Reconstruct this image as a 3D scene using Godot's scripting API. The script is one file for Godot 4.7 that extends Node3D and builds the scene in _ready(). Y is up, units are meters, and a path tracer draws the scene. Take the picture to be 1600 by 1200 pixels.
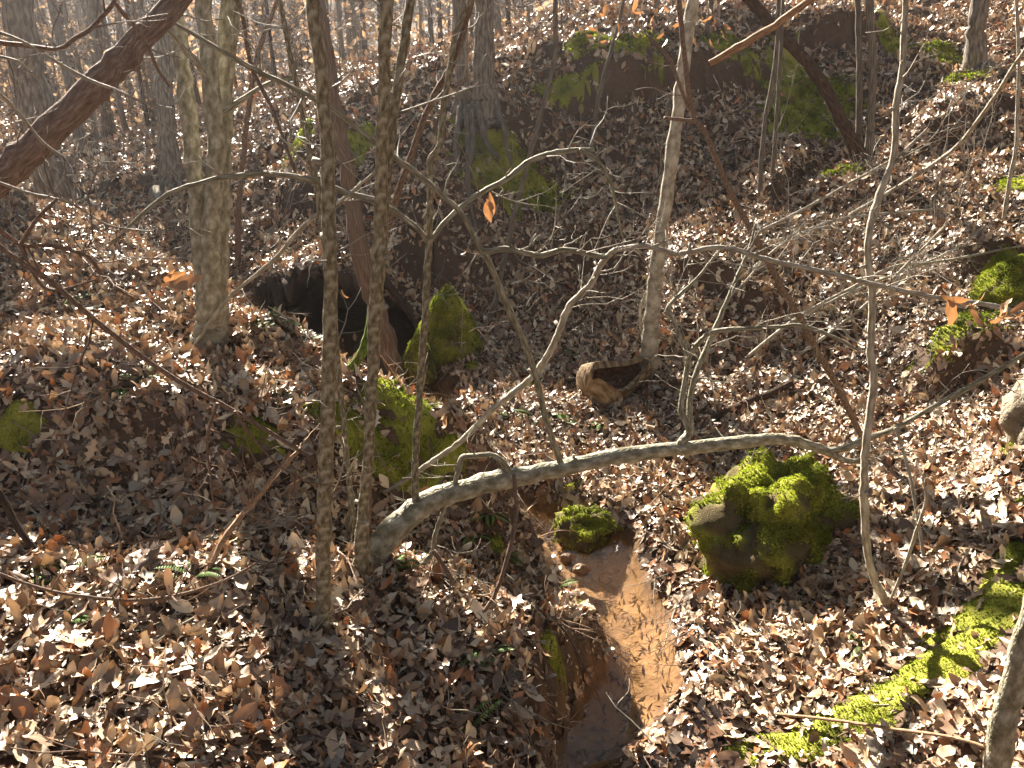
extends Node3D
# A wooded ravine in winter: leaf-covered banks, a small sandy stream, saplings and mossy boulders, low sun from beyond.
# Axes: the camera looks along -Z; "d" below is the distance forward (-z). Water level is y = 0.

var rng := RandomNumberGenerator.new()
var M := {}
var noise := FastNoiseLite.new()
var taken := {}

# ground heights: x, forward distance, height
const CTL: Array[Vector3] = [Vector3(-1.542,1.649,1), Vector3(-.988,1.69,.95), Vector3(-.443,1.896,.7), Vector3(-.096,2.061,.5), Vector3(.103,2.206,.36), Vector3(-1.872,2.191,1), Vector3(-1.199,2.246,.95), Vector3(-.76,2.394,.88), Vector3(-.274,2.564,.66), Vector3(.147,2.761,.48), Vector3(.392,2.959,.36), Vector3(-2.125,2.618,1.02), Vector3(-1.342,2.645,1), Vector3(-.644,2.883,.82), Vector3(-.319,3.147,.62), Vector3(-.107,3.517,.34), Vector3(.044,3.555,.2), Vector3(-2.49,3.232,1.05), Vector3(-1.868,3.232,1.05), Vector3(-1.271,3.287,.98), Vector3(-.696,3.579,.74), Vector3(-.366,3.773,.66), Vector3(-2.525,3.418,1.34), Vector3(-1.89,3.402,1.32), Vector3(-1.293,3.488,1.27), Vector3(-1.009,3.629,1.2), Vector3(-.65,3.912,1.1), Vector3(-.36,3.846,.98), Vector3(-.224,3.811,.86), Vector3(-1.798,4.291,1.32), Vector3(-2.813,4.582,1.4), Vector3(-3.815,5.592,1.45), Vector3(-2.833,6.081,1.42), Vector3(-3.928,7.27,1.45), Vector3(-4.851,7.32,1.5), Vector3(-1.938,5.378,1.26), Vector3(-.782,4.293,1.08), Vector3(-1.25,4.674,1.17), Vector3(-.876,3.871,1.12), Vector3(-1.287,4.043,1.2), Vector3(-1.737,3.818,1.3), Vector3(-1.522,4.778,1.22), Vector3(-.958,4.415,1.1), Vector3(-.532,4.118,1), Vector3(-1.95,5.75,.55), Vector3(-2.3,6.3,.15), Vector3(-1.15,4.85,.5), Vector3(-1.3,5.6,.1), Vector3(-.55,4.95,.08), Vector3(-3.4,8.1,.35), Vector3(-5.2,9.2,.7), Vector3(-8,9.6,1.1), Vector3(-3.006,9.923,1.25), Vector3(-2.75,8.776,.72), Vector3(-2.337,7.78,.72), Vector3(-1.631,7.917,.68), Vector3(-1.119,8.141,.6), Vector3(-1.705,8.448,.95), Vector3(-1.838,9.511,1.7), Vector3(-1.946,10.4,2.364), Vector3(-2.399,13,2.628), Vector3(-4.243,14.8,2.311), Vector3(-6.298,16,1.668), Vector3(-8.061,15.5,1.122), Vector3(-9.889,15.4,1.015), Vector3(-4.668,11,1.148), Vector3(-.709,8.231,.5), Vector3(-.713,8.5,1.009), Vector3(-.286,8.5,.937), Vector3(-.742,9.4,2.147), Vector3(-.297,9.45,2.248), Vector3(-.385,12.5,2.597), Vector3(-.517,17,2.908), Vector3(.666,7.589,.35), Vector3(.701,8.275,.85), Vector3(.379,9.216,1.3), Vector3(1.188,9.072,1.4), Vector3(.815,10.4,2.25), Vector3(.84,11,2.84), Vector3(1.273,17,3.514), Vector3(-.627,6.995,.16), Vector3(-.428,5.767,.14), Vector3(0,5.213,.14), Vector3(1.379,6.064,.3), Vector3(1.022,5.491,.22), Vector3(.695,4.829,.14), Vector3(.35,4.488,.14), Vector3(.683,4.347,.13), Vector3(1.718,6.529,.72), Vector3(1.839,7.236,1.12), Vector3(2.262,9.364,1.72), Vector3(2.983,11,2.488), Vector3(3.052,11.5,3.033), Vector3(4.168,16,3.699), Vector3(2.26,5.48,.45), Vector3(2.464,6.243,.82), Vector3(2.983,7.044,1.17), Vector3(3.878,8.858,1.65), Vector3(6.183,11,2.646), Vector3(7.607,14,3.611), Vector3(4.575,7.655,1.65), Vector3(4.069,6.081,1.42), Vector3(3.447,5.384,1.12), Vector3(3.054,4.9,.72), Vector3(2.924,3.919,.85), Vector3(2.564,4.226,.45), Vector3(2.443,3.085,.78), Vector3(2.162,2.564,.66), Vector3(1.92,2.089,.5), Vector3(1.874,2.925,.33), Vector3(1.587,2.273,.28), Vector3(1.12,2.407,.12), Vector3(.774,2.465,.05), Vector3(1.119,3.177,.1), Vector3(1.469,3.581,.18), Vector3(2.238,4.739,.4), Vector3(1.071,3.738,.08), Vector3(1.808,4.089,.3), Vector3(0,-.6,1.4), Vector3(-2,.3,1.25), Vector3(-5,0,1.3), Vector3(2.2,.2,.9), Vector3(5,0,1.8), Vector3(.9,1,.15), Vector3(-6.5,3.5,1.6), Vector3(-7.5,6,1.7), Vector3(5,4,2), Vector3(8,7,3.1), Vector3(10,12,4.6), Vector3(12,20,6.6), Vector3(-12,12,1.3), Vector3(-12,25,1.1), Vector3(-18,40,1.6), Vector3(-5,25,2.2), Vector3(-5,40,2.8), Vector3(2,30,3.9), Vector3(5,45,5.2), Vector3(-60,30,4), Vector3(-60,110,13), Vector3(0,110,13), Vector3(-6,65,6), Vector3(-25,65,6), Vector3(60,100,14), Vector3(40,30,12), Vector3(50,-20,6), Vector3(-50,-30,4), Vector3(0,-30,2), Vector3(-30,15,1.8)]
# stream midline: x, forward distance, half width
const STREAM: Array[Vector3] = [Vector3(2.6,-.6,.35), Vector3(1.3,.5,.3), Vector3(.55,1.6,.28), Vector3(.305,2.49,.151), Vector3(.502,2.801,.214), Vector3(.666,3.053,.207), Vector3(.691,3.287,.182), Vector3(.638,3.548,.245), Vector3(.558,3.84,.275), Vector3(.459,4.066,.361), Vector3(.248,4.298,.334), Vector3(.022,4.52,.249), Vector3(-.15,4.9,.07), Vector3(-.55,5.5,.1), Vector3(-1,6.3,.5), Vector3(-1.5,7.05,.6), Vector3(-2.5,7.5,.45), Vector3(-3.6,8.4,.35), Vector3(-5.4,9.6,.3), Vector3(-9,12,.3)]
# edge of the overhang: x, forward distance
const LIP: Array[Vector2] = [Vector2(-2.88,8.265), Vector2(-2.378,7.917), Vector2(-1.622,7.869), Vector2(-1.07,7.775), Vector2(-.851,7.462)]
# moss patches: x, forward distance, half width, half depth, label
const MOSS := [[-2.535,7.467,.182,.146, "bright moss on the bank edge right of the three stemmed tree"], [-.655,4.003,.318,.255, "yellow green moss capping the hump behind the saplings"], [-1.023,3.621,.074,.05, "small sunlit moss tuft between the two slim saplings"], [-.809,3.724,.527,.14, "wide dark moss on the shaded face of the hump"], [-.401,3.823,.164,.059, "dark moss at the right end of the hump"], [-1.29,3.408,.193,.089, "dim moss patch left of the slim sapling"], [-2.433,3.384,.19,.093, "dark moss patch at the left edge of the picture"], [.366,3.311,.084,.067, "bright moss strip on the left brink of the stream"], [.202,2.764,.071,.092, "lower moss strip hanging over the stream's left brink"], [1.248,2.473,.34,.134, "bright moss at the bottom edge right of the stream"], [1.678,2.547,.258,.129, "second moss patch up from the bottom edge, right bank"], [1.864,2.63,.258,.134, "moss patch among leaves below the right corner sapling"], [2.051,2.712,.31,.169, "broad bright moss beside the bottom right trunk"], [2.244,2.837,.176,.203, "moss mound at right edge above the corner trunk"], [1.503,2.51,.238,.127, "bright moss filling the gap low on the right bank"], [2.426,3.024,.096,.076, "narrow moss at the right edge, middle of three"], [2.631,3.379,.066,.053, "narrow moss at the right edge, topmost of three"], [2.945,3.975,.094,.076, "pale moss under the pale rock at right edge"], [3.73,10.947,.529,.714, "bright moss left of the dark leaning trunk, upper part"], [3.681,10.199,.631,.633, "bright moss left of the dark leaning trunk, lower part"], [4.1,10.572,.538,.557, "moss directly behind the dark leaning trunk"], [5.515,12.101,.335,.419, "small moss streak high on the right slope"], [6.034,11.66,.37,.434, "bright moss left of the stout upper right trunk"], [5.904,10.739,.486,.257, "moss band below the stout upper right trunk"], [3.58,8.557,.274,.219, "moss at the foot of the dark leaning trunk"], [4.853,7.55,.319,.343, "moss at right edge beside the thin bent stem"], [3.881,5.767,.259,.207, "moss mound at right edge above the dry orange leaves"], [3.233,5.173,.323,.191, "dark shaded moss below the dry orange leaves"], [3.49,5.359,.213,.112, "moss just behind the dry orange leaves"], [0,9.183,.781,.412, "large dark moss sheet on the shaded cliff under the root tree"], [-1.864,9.634,.295,.236, "dark moss on the slope left of the forked sapling"], [1.336,10.837,.751,.235, "dark moss ledge near the top centre"], [2.841,11.176,.473,.196, "dark moss ledge left of the tan broken branch"], [-.365,6.737,.085,.087, "tiny bright moss right of the mossy stump"], [-.127,6.346,.064,.051, "tiny moss tuft between stump and hollow tree"], [.125,6.223,.091,.105, "tiny moss tuft nearest the hollow tree"], [-.09,3.591,.072,.079, "moss at the stream's left edge under the leaning trunk"], [.452,4.668,.09,.05, "small moss on the bar above the stream bend"], [.652,10.403,.489,.17, "moss shelf right of the root tree"], [-2.712,10.281,.247,.286, "dim moss behind the thin pole sapling"]]
# ferns: x, forward distance, frond length, label
const FERNS := [[-1.849, 2.581, .2, "fern in the shade at far left, upper of two"], [-1.67, 2.286, .17, "fern at far left, lower and yellower of two"], [-1.291, 2.539, .2, "fern beside the leaning grey stick"], [-.537, 2.829, .2, "glossy fern at the foot of the leaning trunk"], [-.233, 3.576, .22, "tall fern frond left of the stream bend"], [-.128, 3.694, .2, "bright fern under the leaning trunk by the water"], [-.036, 3.593, .2, "fern on the left brink under the hanging twig"], [.255, 3.519, .22, "fern reaching over the left edge of the water"], [-.232, 2.42, .2, "fern among sunlit leaves at bottom centre"], [-.083, 2.561, .16, "small fern right of the bottom centre fern"], [-.163, 2.209, .22, "fern at the bottom edge left of the stream"], [-2.791, 4.796, .25, "fern on the sunlit left bank, leftmost"], [-2.571, 4.677, .22, "fern on the sunlit left bank, second from left"], [-1.971, 3.565, .24, "dim fern in the shade of the left bank"], [-1.9, 3.652, .2, "dim fern right of another in left bank shade"], [-1.449, 4.454, .25, "fern right of the three stemmed tree"], [-1.26, 4.426, .25, "bright fern between three stemmed tree and slim sapling"], [0, 5.638, .25, "fern on the bar, leftmost of the row"], [.181, 5.548, .25, "fern on the bar, second of the row"], [.362, 5.558, .28, "fern on the bar, middle of the row"], [.536, 5.472, .25, "fern on the bar beside the hollow tree's toe"], [.715, 5.478, .22, "fern touching the hollow tree's toe"], [.645, 6.874, .3, "fern above the hollow tree, on leaves"], [.812, 6.314, .25, "bright fern directly behind the hollow tree's rim"], [1.722, 2.934, .14, "tiny fern by the forked stick, right bank"]]
# slender trunks beyond the ravine: x, forward distance, radius
const TRUNKS := [[-10.595,20,.062], [-12.474,24,.083], [-8.548,17,.111], [-10.639,22,.076], [-8.385,18,.09], [-11.572,26,.06], [-11.966,21,.097], [-9.511,16,.086], [-10.349,24,.083], [-8.374,25,.067], [-6.946,22,.076], [-9.125,30,.069], [-7.608,26,.08], [-6.376,24,.065], [-5.336,21,.073], [-5.305,26,.06], [-4.269,22,.068], [-5.239,28,.075], [-4.158,24,.055], [-3.45,28,.065], [-2.372,22,.068], [-1.694,20,.069], [-1.016,24,.074], [-.262,17,.079], [-.085,22,.068], [.289,25,.067], [.647,28,.065], [-10.78,28,.075], [-11.581,32,.074], [-15.447,34,.079], [-16.517,30,.081], [-15.856,26,.09], [-7.392,32,.074], [-7.762,36,.083], [-4.62,30,.069], [-4.712,34,.079], [-2.195,30,.069], [1.478,24,.055], [-8.978,22,.085], [-14.784,30,.069], [-9.425,34,.079], [-20.929,36,.097], [-19.488,38,.088], [-11.972,24.252,.055], [-6.009,25.637,.043], [-19.088,29.237,.06], [-15.842,31.926,.078], [-1.609,23.098,.064], [-14.328,25.793,.083], [-8.048,27.601,.078], [-17.204,27.89,.075], [-6.968,15.527,.05], [-8.909,27.22,.088], [-4.792,30.659,.071], [-2.139,22.559,.075], [-.66,16.657,.03], [-15.974,31.413,.075], [-4.391,20.117,.051], [-8.153,20.965,.056], [-7.542,30.371,.087], [-.122,29.559,.102], [-3.318,17.773,.057], [.642,30.38,.08], [-2.91,18.589,.058], [-5.078,19.844,.033], [-1.823,31.827,.054], [-2.089,21.978,.04], [-12.744,28.069,.09], [-16.055,25.447,.041], [-3.161,20.626,.067], [.766,23.592,.082], [-7.222,16.309,.044], [-11.747,18.356,.043], [-4.056,17.655,.029], [-.965,20.335,.069], [-.579,21.422,.052], [-7.623,25.946,.07], [-6.795,25.542,.086], [-6.767,22.33,.065], [-9.936,20.118,.069], [-7.128,24.323,.038], [-9.15,24.859,.039], [-5.818,25.747,.043], [-4.993,22.926,.065], [-11.143,27.018,.08], [-10.363,16.03,.046], [.389,19.269,.047], [-4.954,20.44,.046], [-9.376,21.276,.057], [-8.957,17.903,.066], [-13.213,20.4,.074], [-7.869,15.893,.06], [-8.236,15.436,.045], [-4.096,14.324,.038], [-11.497,23.836,.07], [-3.056,15.201,.041], [-7.639,24.504,.073], [-7.882,14.572,.046], [-13.139,23.488,.091], [-9.362,16.622,.063], [-7.425,23.481,.064], [-9.948,16.795,.063], [-9.032,17.503,.051], [-7.988,18.324,.074], [-7.551,13.061,.054], [-4.853,25.83,.076], [-3.76,25.056,.061], [-6.217,23.877,.083], [-6.409,16.758,.045], [-7.492,13.885,.046], [-11.943,23.532,.048], [-3.857,22.018,.089], [-4.419,24.696,.08], [-14.864,22.689,.053], [-10.821,21.618,.068], [-11.071,25.208,.084], [-7.786,16.282,.064], [-9.384,23.17,.063], [-11.089,19.95,.076], [-13.273,23.292,.094], [-5.399,23.705,.046], [-7.83,24.213,.049], [-8.508,16.492,.052], [-8.314,19.148,.071], [-9.067,13.713,.03]]
const HOLLOW_FROM := Vector3(1.161, .405, -6.2)
const HOLLOW_TO := Vector3(.609, .325, -5.85)
# young beeches with dry leaves: x, forward distance
const YOUNG := [[-11.224,19], [-9.382,17], [-12.732,21], [-10.261,20], [-7.711,16], [-8.861,20], [-6.016,18], [-6.611,21], [-6.903,24], [-14.38,25], [-14.8,28], [-11.94,24], [-4.975,20], [-14.213,23], [-4.477,24], [-9.499,26], [-6.094,28], [-13.525,29], [-13.37,20], [-4.788,16]]
# slumped banks: x and forward distance of both ends, height of the step
const LEDGES := [[.318,10.149,3.375,11.053,.5], [2.393,7.781,3.678,9.32,.2], [4.289,8.842,6.075,9.455,.3], [2.844,4.968,3.47,4.9,.3], [-2.591,3.345,-.948,3.599,.05], [1.274,7.379,2.349,6.183,.22], [3.498,6.172,4.08,5.855,.28], [-3.037,9.647,-1.778,9.018,.25], [-1.46,8.14,-.569,8.33,.2], [.423,8.268,1.399,7.88,.2], [3.217,7.938,4.131,8.137,.2], [3.469,11.334,5.84,12.423,.35], [-6.066,11.227,-4.122,10.747,.25]]
# bare shoots: x, forward distance, height, label
const SHOOTS := [[-3.274, 5.152, 1.3, "thin bare shoot at left edge on the sunlit bank"], [-3.053, 5.264, 1.5, "thin bare shoot left of the three stemmed tree, on sunlit leaves"], [-2.787, 5.521, 1.6, "thin bare shoot straight, left of the three stemmed tree"], [-5.592, 10.565, 1.8, "thin bare shoot behind the sunlit bank crest at left"], [-5.038, 10.989, 1.8, "thin bare shoot in front of the mossy footed grey trunk"], [-2.669, 8.458, 1.2, "thin bare shoot above the dark undercut bank"], [-.494, 6.865, 1.2, "thin bare shoot beside the mossy stump"], [-.345, 6.998, 1.0, "thin bare shoot right of the mossy stump"], [1.082, 7.926, 1.5, "thin bare shoot on the shaded slope left of the hollow tree"], [1.603, 5.6, 0.7, "thin bare shoot behind the leaning trunk's forked shoots"], [2.518, 6.639, 1.2, "thin bare shoot beside the dead brown pole"], [3.691, 6.603, 1.5, "thin bare shoot right of the crooked sapling, on the slope"], [4.255, 7.35, 1.6, "thin bare shoot below the stout upper right trunk"], [3.929, 7.664, 1.4, "thin bare shoot right of the dark leaning trunk"], [2.867, 6.861, 1.2, "thin bare shoot under the dark leaning trunk"], [2.815, 9.169, 1.5, "thin bare shoot left of the paired poles"], [1.488, 8.566, 1.4, "thin bare shoot high on the shaded slope"], [-1.653, 8.078, 1.0, "thin bare shoot at the brink of the undercut bank"], [-1.455, 3.176, 0.6, "thin bare shoot in the shaded leaves beside the broken grey stick"], [-1.778, 2.861, 0.5, "thin bare shoot in the shaded leaves near the far left ferns"], [-1.032, 3.335, 0.6, "thin bare shoot left of the slim sapling"]]
# name, label, category, group, material, twigs, length above the frame, twig length, parts of [name, material, x y z radius ...]
const WOOD := [
	["flaky_tree", "thick reddish brown flaky trunk slanting across the upper left corner", "tree", "", "red", 0, 2, .35, [["trunk", "red", [-3.419,1.252,-2.6,.073,-3.419,1.402,-2.6,.073,-2.565,2.029,-2.639,.064,-1.82,2.528,-2.678,.054,-1.589,2.69,-2.691,.049,-1.365,2.864,-2.705,.044,-1.219,2.985,-2.715,.04,-1.042,3.137,-2.728,.036,-.742,3.4,-2.75,.031]]], []],
	["beech_tree", "large grey green tree with three stems joined at its flared foot on left bank", "tree", "", "beech", 6, 5, .35, [["trunk", "beech", [-1.828,1.068,-4.308,.178,-1.828,1.268,-4.308,.143,-1.813,1.334,-4.308,.111,-1.783,1.475,-4.308,.091,-1.747,1.653,-4.308,.078,-1.715,1.881,-4.308,.066,-1.686,2.063,-4.308,.054]], ["stem", "beech", [-1.798,1.502,-4.288,.053,-1.759,1.887,-4.283,.049,-1.724,2.28,-4.277,.045,-1.694,2.686,-4.271,.042,-1.682,2.992,-4.265,.039,-1.656,3.353,-4.258,.034]], ["stem", "beech", [-1.748,1.516,-4.248,.056,-1.684,1.899,-4.239,.05,-1.617,2.254,-4.229,.045,-1.556,2.537,-4.221,.042,-1.531,2.843,-4.211,.041,-1.51,3.183,-4.2,.038,-1.504,3.506,-4.188,.033]], ["stem", "beech", [-1.758,1.485,-4.338,.053,-1.681,1.869,-4.352,.05,-1.616,2.23,-4.366,.045,-1.565,2.569,-4.38,.042,-1.514,2.89,-4.394,.039,-1.439,3.251,-4.41,.036,-1.35,3.617,-4.428,.032]], ["branch", "beech", [-1.547,2.819,-4.208,.023,-1.561,2.902,-4.136,.017,-1.593,2.969,-4.062,.014,-1.614,3.053,-3.976,.011,-1.622,3.118,-3.908,.007]], ["branch", "beech", [-1.543,2.641,-4.308,.02,-1.458,2.706,-4.387,.014,-1.325,2.79,-4.499,.01,-1.174,2.825,-4.608,.007]], ["branch", "redthin", [-1.452,3.252,-4.428,.013,-1.38,3.141,-4.359,.01,-1.329,2.915,-4.231,.01,-1.257,2.777,-4.146,.01,-1.197,2.681,-4.085,.008,-1.125,2.517,-3.984,.008,-1.069,2.395,-3.908,.006]]], []],
	["sapling", "slim mottled sapling standing alone at bottom centre left, tallest of the near saplings", "sapling", "", "mottle", 8, 2.5, .35, [["trunk", "mottle", [-.759,.716,-2.439,.05,-.759,.866,-2.439,.039,-.745,1.003,-2.437,.03,-.7,1.395,-2.431,.026,-.647,1.797,-2.425,.025,-.602,2.156,-2.418,.023,-.574,2.476,-2.411,.022,-.557,2.703,-2.406,.02,-.553,2.883,-2.402,.019,-.556,3.105,-2.396,.018,-.561,3.333,-2.389,.015]]], []],
	["sapling", "thin wavy pole sapling just right of the mottled slim sapling", "sapling", "", "mottle", 10, 1.2, .35, [["trunk", "mottle", [-.772,.707,-3.098,.015,-.772,.827,-3.098,.015,-.767,.947,-3.109,.014,-.768,1.238,-3.138,.013,-.777,1.587,-3.174,.013,-.78,1.823,-3.2,.013,-.79,2.076,-3.23,.012,-.801,2.204,-3.245,.012,-.819,2.467,-3.278,.012,-.841,2.633,-3.3,.011,-.863,2.797,-3.322,.01,-.891,2.994,-3.349,.01,-.911,3.147,-3.371,.01,-.938,3.325,-3.398,.009]]], []],
	["sapling", "forked grey green sapling rising from the foot of the long leaning trunk", "sapling", "", "mottle", 14, 2.2, .35, [["trunk", "mottle", [-.675,.672,-2.766,.063,-.675,.822,-2.766,.048,-.658,.946,-2.76,.033,-.627,1.184,-2.75,.023,-.586,1.447,-2.738,.02,-.54,1.788,-2.722,.022,-.508,2.055,-2.707,.024,-.485,2.229,-2.697,.025,-.455,2.461,-2.683,.022,-.426,2.738,-2.664,.02,-.381,3.115,-2.636,.018,-.351,3.348,-2.616,.016]], ["stem", "mottle", [-.481,2.214,-2.666,.017,-.459,2.327,-2.679,.017,-.444,2.452,-2.695,.017,-.42,2.629,-2.717,.016,-.393,2.798,-2.74,.016,-.359,2.964,-2.763,.015,-.33,3.122,-2.785,.015,-.294,3.323,-2.816,.012]]], []],
	["sapling", "thin reddish brown stem crossing behind the forked sapling and curving up right", "sapling", "", "redthin", 6, 1, .35, [["trunk", "redthin", [-.659,.698,-2.886,.013,-.659,.818,-2.886,.013,-.626,1.319,-2.947,.013,-.588,1.779,-3.008,.013,-.547,2.073,-3.051,.014,-.518,2.246,-3.077,.014,-.468,2.41,-3.103,.014,-.403,2.572,-3.13,.013,-.349,2.707,-3.153,.012,-.289,2.829,-3.176,.012,-.228,2.92,-3.193,.011,-.162,3.104,-3.227,.011,-.095,3.313,-3.266,.009]]], []],
	["leaning_beech", "long grey green trunk bending low from left bank across the stream", "tree", "", "beech", 130, 0.0, .35, [["trunk", "beech", [-.683,.608,-2.846,.077,-.683,.758,-2.846,.07,-.642,.846,-2.887,.067,-.585,.914,-2.924,.061,-.505,.987,-2.97,.057,-.399,1.047,-3.022,.053,-.239,1.081,-3.088,.049,0,1.095,-3.181,.046,.187,1.094,-3.249,.042,.478,1.103,-3.352,.038,.819,1.091,-3.465,.036,1.179,1.071,-3.578,.034,1.443,1.049,-3.657,.029,1.613,.991,-3.705,.026,1.777,.91,-3.75,.023]], ["branch", "beech", [1.734,.932,-3.74,.021,1.884,.824,-3.823,.018,2.022,.771,-3.894,.013,2.125,.682,-3.95,.009]], ["branch", "beech", [1.734,.932,-3.74,.019,1.82,.967,-3.706,.019,1.898,1.034,-3.67,.017,2.009,1.131,-3.616,.015,2.065,1.196,-3.584,.013,2.227,1.408,-3.482,.013,2.334,1.558,-3.404,.011,2.458,1.755,-3.3,.009]], ["branch", "beech", [.257,1.07,-3.272,.019,.223,1.171,-3.257,.015,.155,1.401,-3.223,.015,.086,1.695,-3.177,.014,-.027,1.995,-3.123,.014,-.092,2.165,-3.09,.013,-.122,2.219,-3.079,.013,-.194,2.371,-3.045,.011,-.265,2.45,-3.023,.011,-.357,2.536,-2.996,.011,-.446,2.61,-2.97,.011,-.532,2.682,-2.944,.009,-.646,2.78,-2.907,.009,-.778,2.86,-2.867,.008,-.874,2.909,-2.838,.009,-.999,2.989,-2.796,.007,-1.124,3.074,-2.75,.005]], ["branch", "beech", [-.119,2.239,-3,.011,-.076,2.24,-3.004,.011,-.025,2.249,-3.009,.011,.064,2.226,-3.018,.011,.128,2.219,-3.025,.012,.205,2.238,-3.033,.01,.283,2.223,-3.04,.01,.383,2.2,-3.05,.01]], ["branch", "mottle", [-.441,1.046,-3.001,.018,-.44,1.206,-3.012,.016,-.406,1.547,-3.037,.015,-.37,1.882,-3.064,.015,-.351,2.11,-3.083,.015,-.336,2.241,-3.094,.014,-.328,2.401,-3.108,.013,-.32,2.568,-3.124,.013,-.283,2.628,-3.13,.013,-.264,2.769,-3.144,.011,-.244,2.869,-3.154,.011,-.209,3.031,-3.171,.01,-.154,3.139,-3.184,.009,-.112,3.286,-3.2,.008]], ["branch", "beech", [-.337,2.235,-3.1,.01,-.361,2.292,-3.08,.01,-.407,2.343,-3.056,.01,-.474,2.405,-3.023,.01,-.553,2.444,-2.99,.01,-.63,2.478,-2.958,.011,-.703,2.515,-2.925,.011,-.776,2.541,-2.893,.011,-.858,2.56,-2.857,.009,-.919,2.564,-2.831,.009,-1.019,2.56,-2.787,.009,-1.098,2.546,-2.75,.008,-1.177,2.522,-2.713,.008,-1.238,2.484,-2.681,.007,-1.308,2.426,-2.641,.005,-1.374,2.365,-2.6,.004]], ["branch", "beech", [-.337,2.24,-3.1,.01,-.287,2.313,-3.135,.01,-.184,2.399,-3.188,.01,-.1,2.442,-3.224,.011,-.026,2.478,-3.255,.011,.08,2.548,-3.303,.011,.188,2.574,-3.344,.011,.284,2.58,-3.378,.009,.349,2.577,-3.4,.008]], ["branch", "beech", [.283,2.582,-3.36,.008,.348,2.551,-3.382,.008,.399,2.495,-3.404,.007,.444,2.394,-3.435,.007,.478,2.275,-3.47,.006,.514,2.166,-3.5,.004]], ["branch", "beech", [.826,1.088,-3.465,.025,.869,1.125,-3.486,.023,.916,1.178,-3.512,.021,.912,1.224,-3.529,.016,.916,1.369,-3.583,.015,.957,1.491,-3.63,.015,1.021,1.633,-3.689,.013,1.085,1.771,-3.746,.011,1.149,1.912,-3.804,.011,1.203,2.032,-3.853,.008,1.234,2.152,-3.9,.005]], ["branch", "beech", [.906,1.19,-3.488,.018,.871,1.255,-3.518,.018,.864,1.315,-3.543,.016,.886,1.457,-3.602,.015,.895,1.526,-3.631,.015,.856,1.624,-3.674,.013,.82,1.704,-3.71,.011,.791,1.755,-3.734,.01,.854,1.821,-3.771,.01,.939,1.886,-3.813,.008,1.039,1.994,-3.872,.007,1.076,2.054,-3.9,.005]], ["branch", "beech", [.887,1.538,-3.6,.013,.91,1.604,-3.583,.013,.94,1.654,-3.569,.013,.987,1.701,-3.551,.013,1.143,1.734,-3.504,.011,1.28,1.759,-3.462,.009,1.347,1.773,-3.441,.009,1.431,1.76,-3.416,.009,1.53,1.723,-3.384,.008,1.631,1.672,-3.35,.004]], ["branch", "beech", [0,1.102,-3.181,.015,-.045,1.192,-3.159,.015,-.095,1.238,-3.143,.013,-.163,1.245,-3.124,.013,-.23,1.243,-3.106,.013,-.252,1.173,-3.085,.013,-.282,1.085,-3.06,.012,-.328,.982,-3.029,.012,-.362,.878,-3,.012,-.372,.811,-2.982,.012,-.406,.767,-2.967,.014,-.457,.732,-2.95,.012]], ["branch", "redthin", [-.359,.878,-2.9,.01,-.291,.79,-2.848,.01,-.259,.729,-2.815,.01,-.203,.597,-2.748,.01,-.159,.448,-2.674,.01,-.127,.349,-2.625,.009,-.052,.182,-2.537,.009,.034,.028,-2.45,.007]], ["branch", "redthin", [.009,1.164,-3.1,.01,.015,1.09,-3.051,.01,.021,1.03,-3.01,.01,-.006,.899,-2.92,.01,-.072,.73,-2.792,.01,-.137,.661,-2.724,.01,-.179,.631,-2.687,.01,-.22,.616,-2.656,.01,-.34,.611,-2.574,.008,-.452,.653,-2.5,.007]]], [-.258,1.533,-2.85,.105,-.281,1.567,-2.86,.06,-.084,2.389,-3.2,.1,-.071,2.357,-3.2,.09,-.099,2.348,-3.22,.09,-.64,2.133,-2.75,.06,-.178,2.233,-3,.05]],
	["fallen_branch", "long pale branch arching from behind the saplings up right over the ravine", "branch", "", "pale", 40, 0.0, .3, [["trunk", "pale", [-.692,.771,-3.562,.01,-.57,.863,-3.542,.014,-.454,.961,-3.522,.015,-.331,1.061,-3.5,.015,-.211,1.185,-3.476,.016,-.096,1.324,-3.45,.016,0,1.421,-3.43,.016,.093,1.516,-3.41,.015,.152,1.606,-3.393,.017,.198,1.711,-3.375,.016,.235,1.828,-3.355,.016,.262,1.9,-3.343,.016,.303,1.952,-3.331,.016,.356,2.022,-3.316,.014,.388,2.099,-3.301,.014,.418,2.145,-3.291,.013,.457,2.176,-3.282,.012,.577,2.195,-3.258,.012,.698,2.168,-3.234,.012,.775,2.186,-3.218,.011,.863,2.207,-3.2,.011,.941,2.2,-3.184,.011,1.019,2.177,-3.167,.011,1.11,2.157,-3.148,.011,1.327,2.118,-3.103,.011,1.578,2.068,-3.049,.011,1.773,2.038,-3.007,.009,1.915,2.027,-2.975,.01,2.106,1.987,-2.932,.012,2.432,1.922,-2.857,.013,2.777,1.764,-2.776,.015,3.092,1.409,-2.686,.017,3.299,.969,-2.6,.019]]], [1.633,2.105,-2.72,.11,1.653,2.07,-2.72,.13,1.703,2.065,-2.7,.11,1.728,2.107,-2.7,.1,1.794,2.108,-2.68,.09,1.82,2.071,-2.66,.12,1.85,2.075,-2.65,.11,1.857,2.125,-2.66,.1]],
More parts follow.
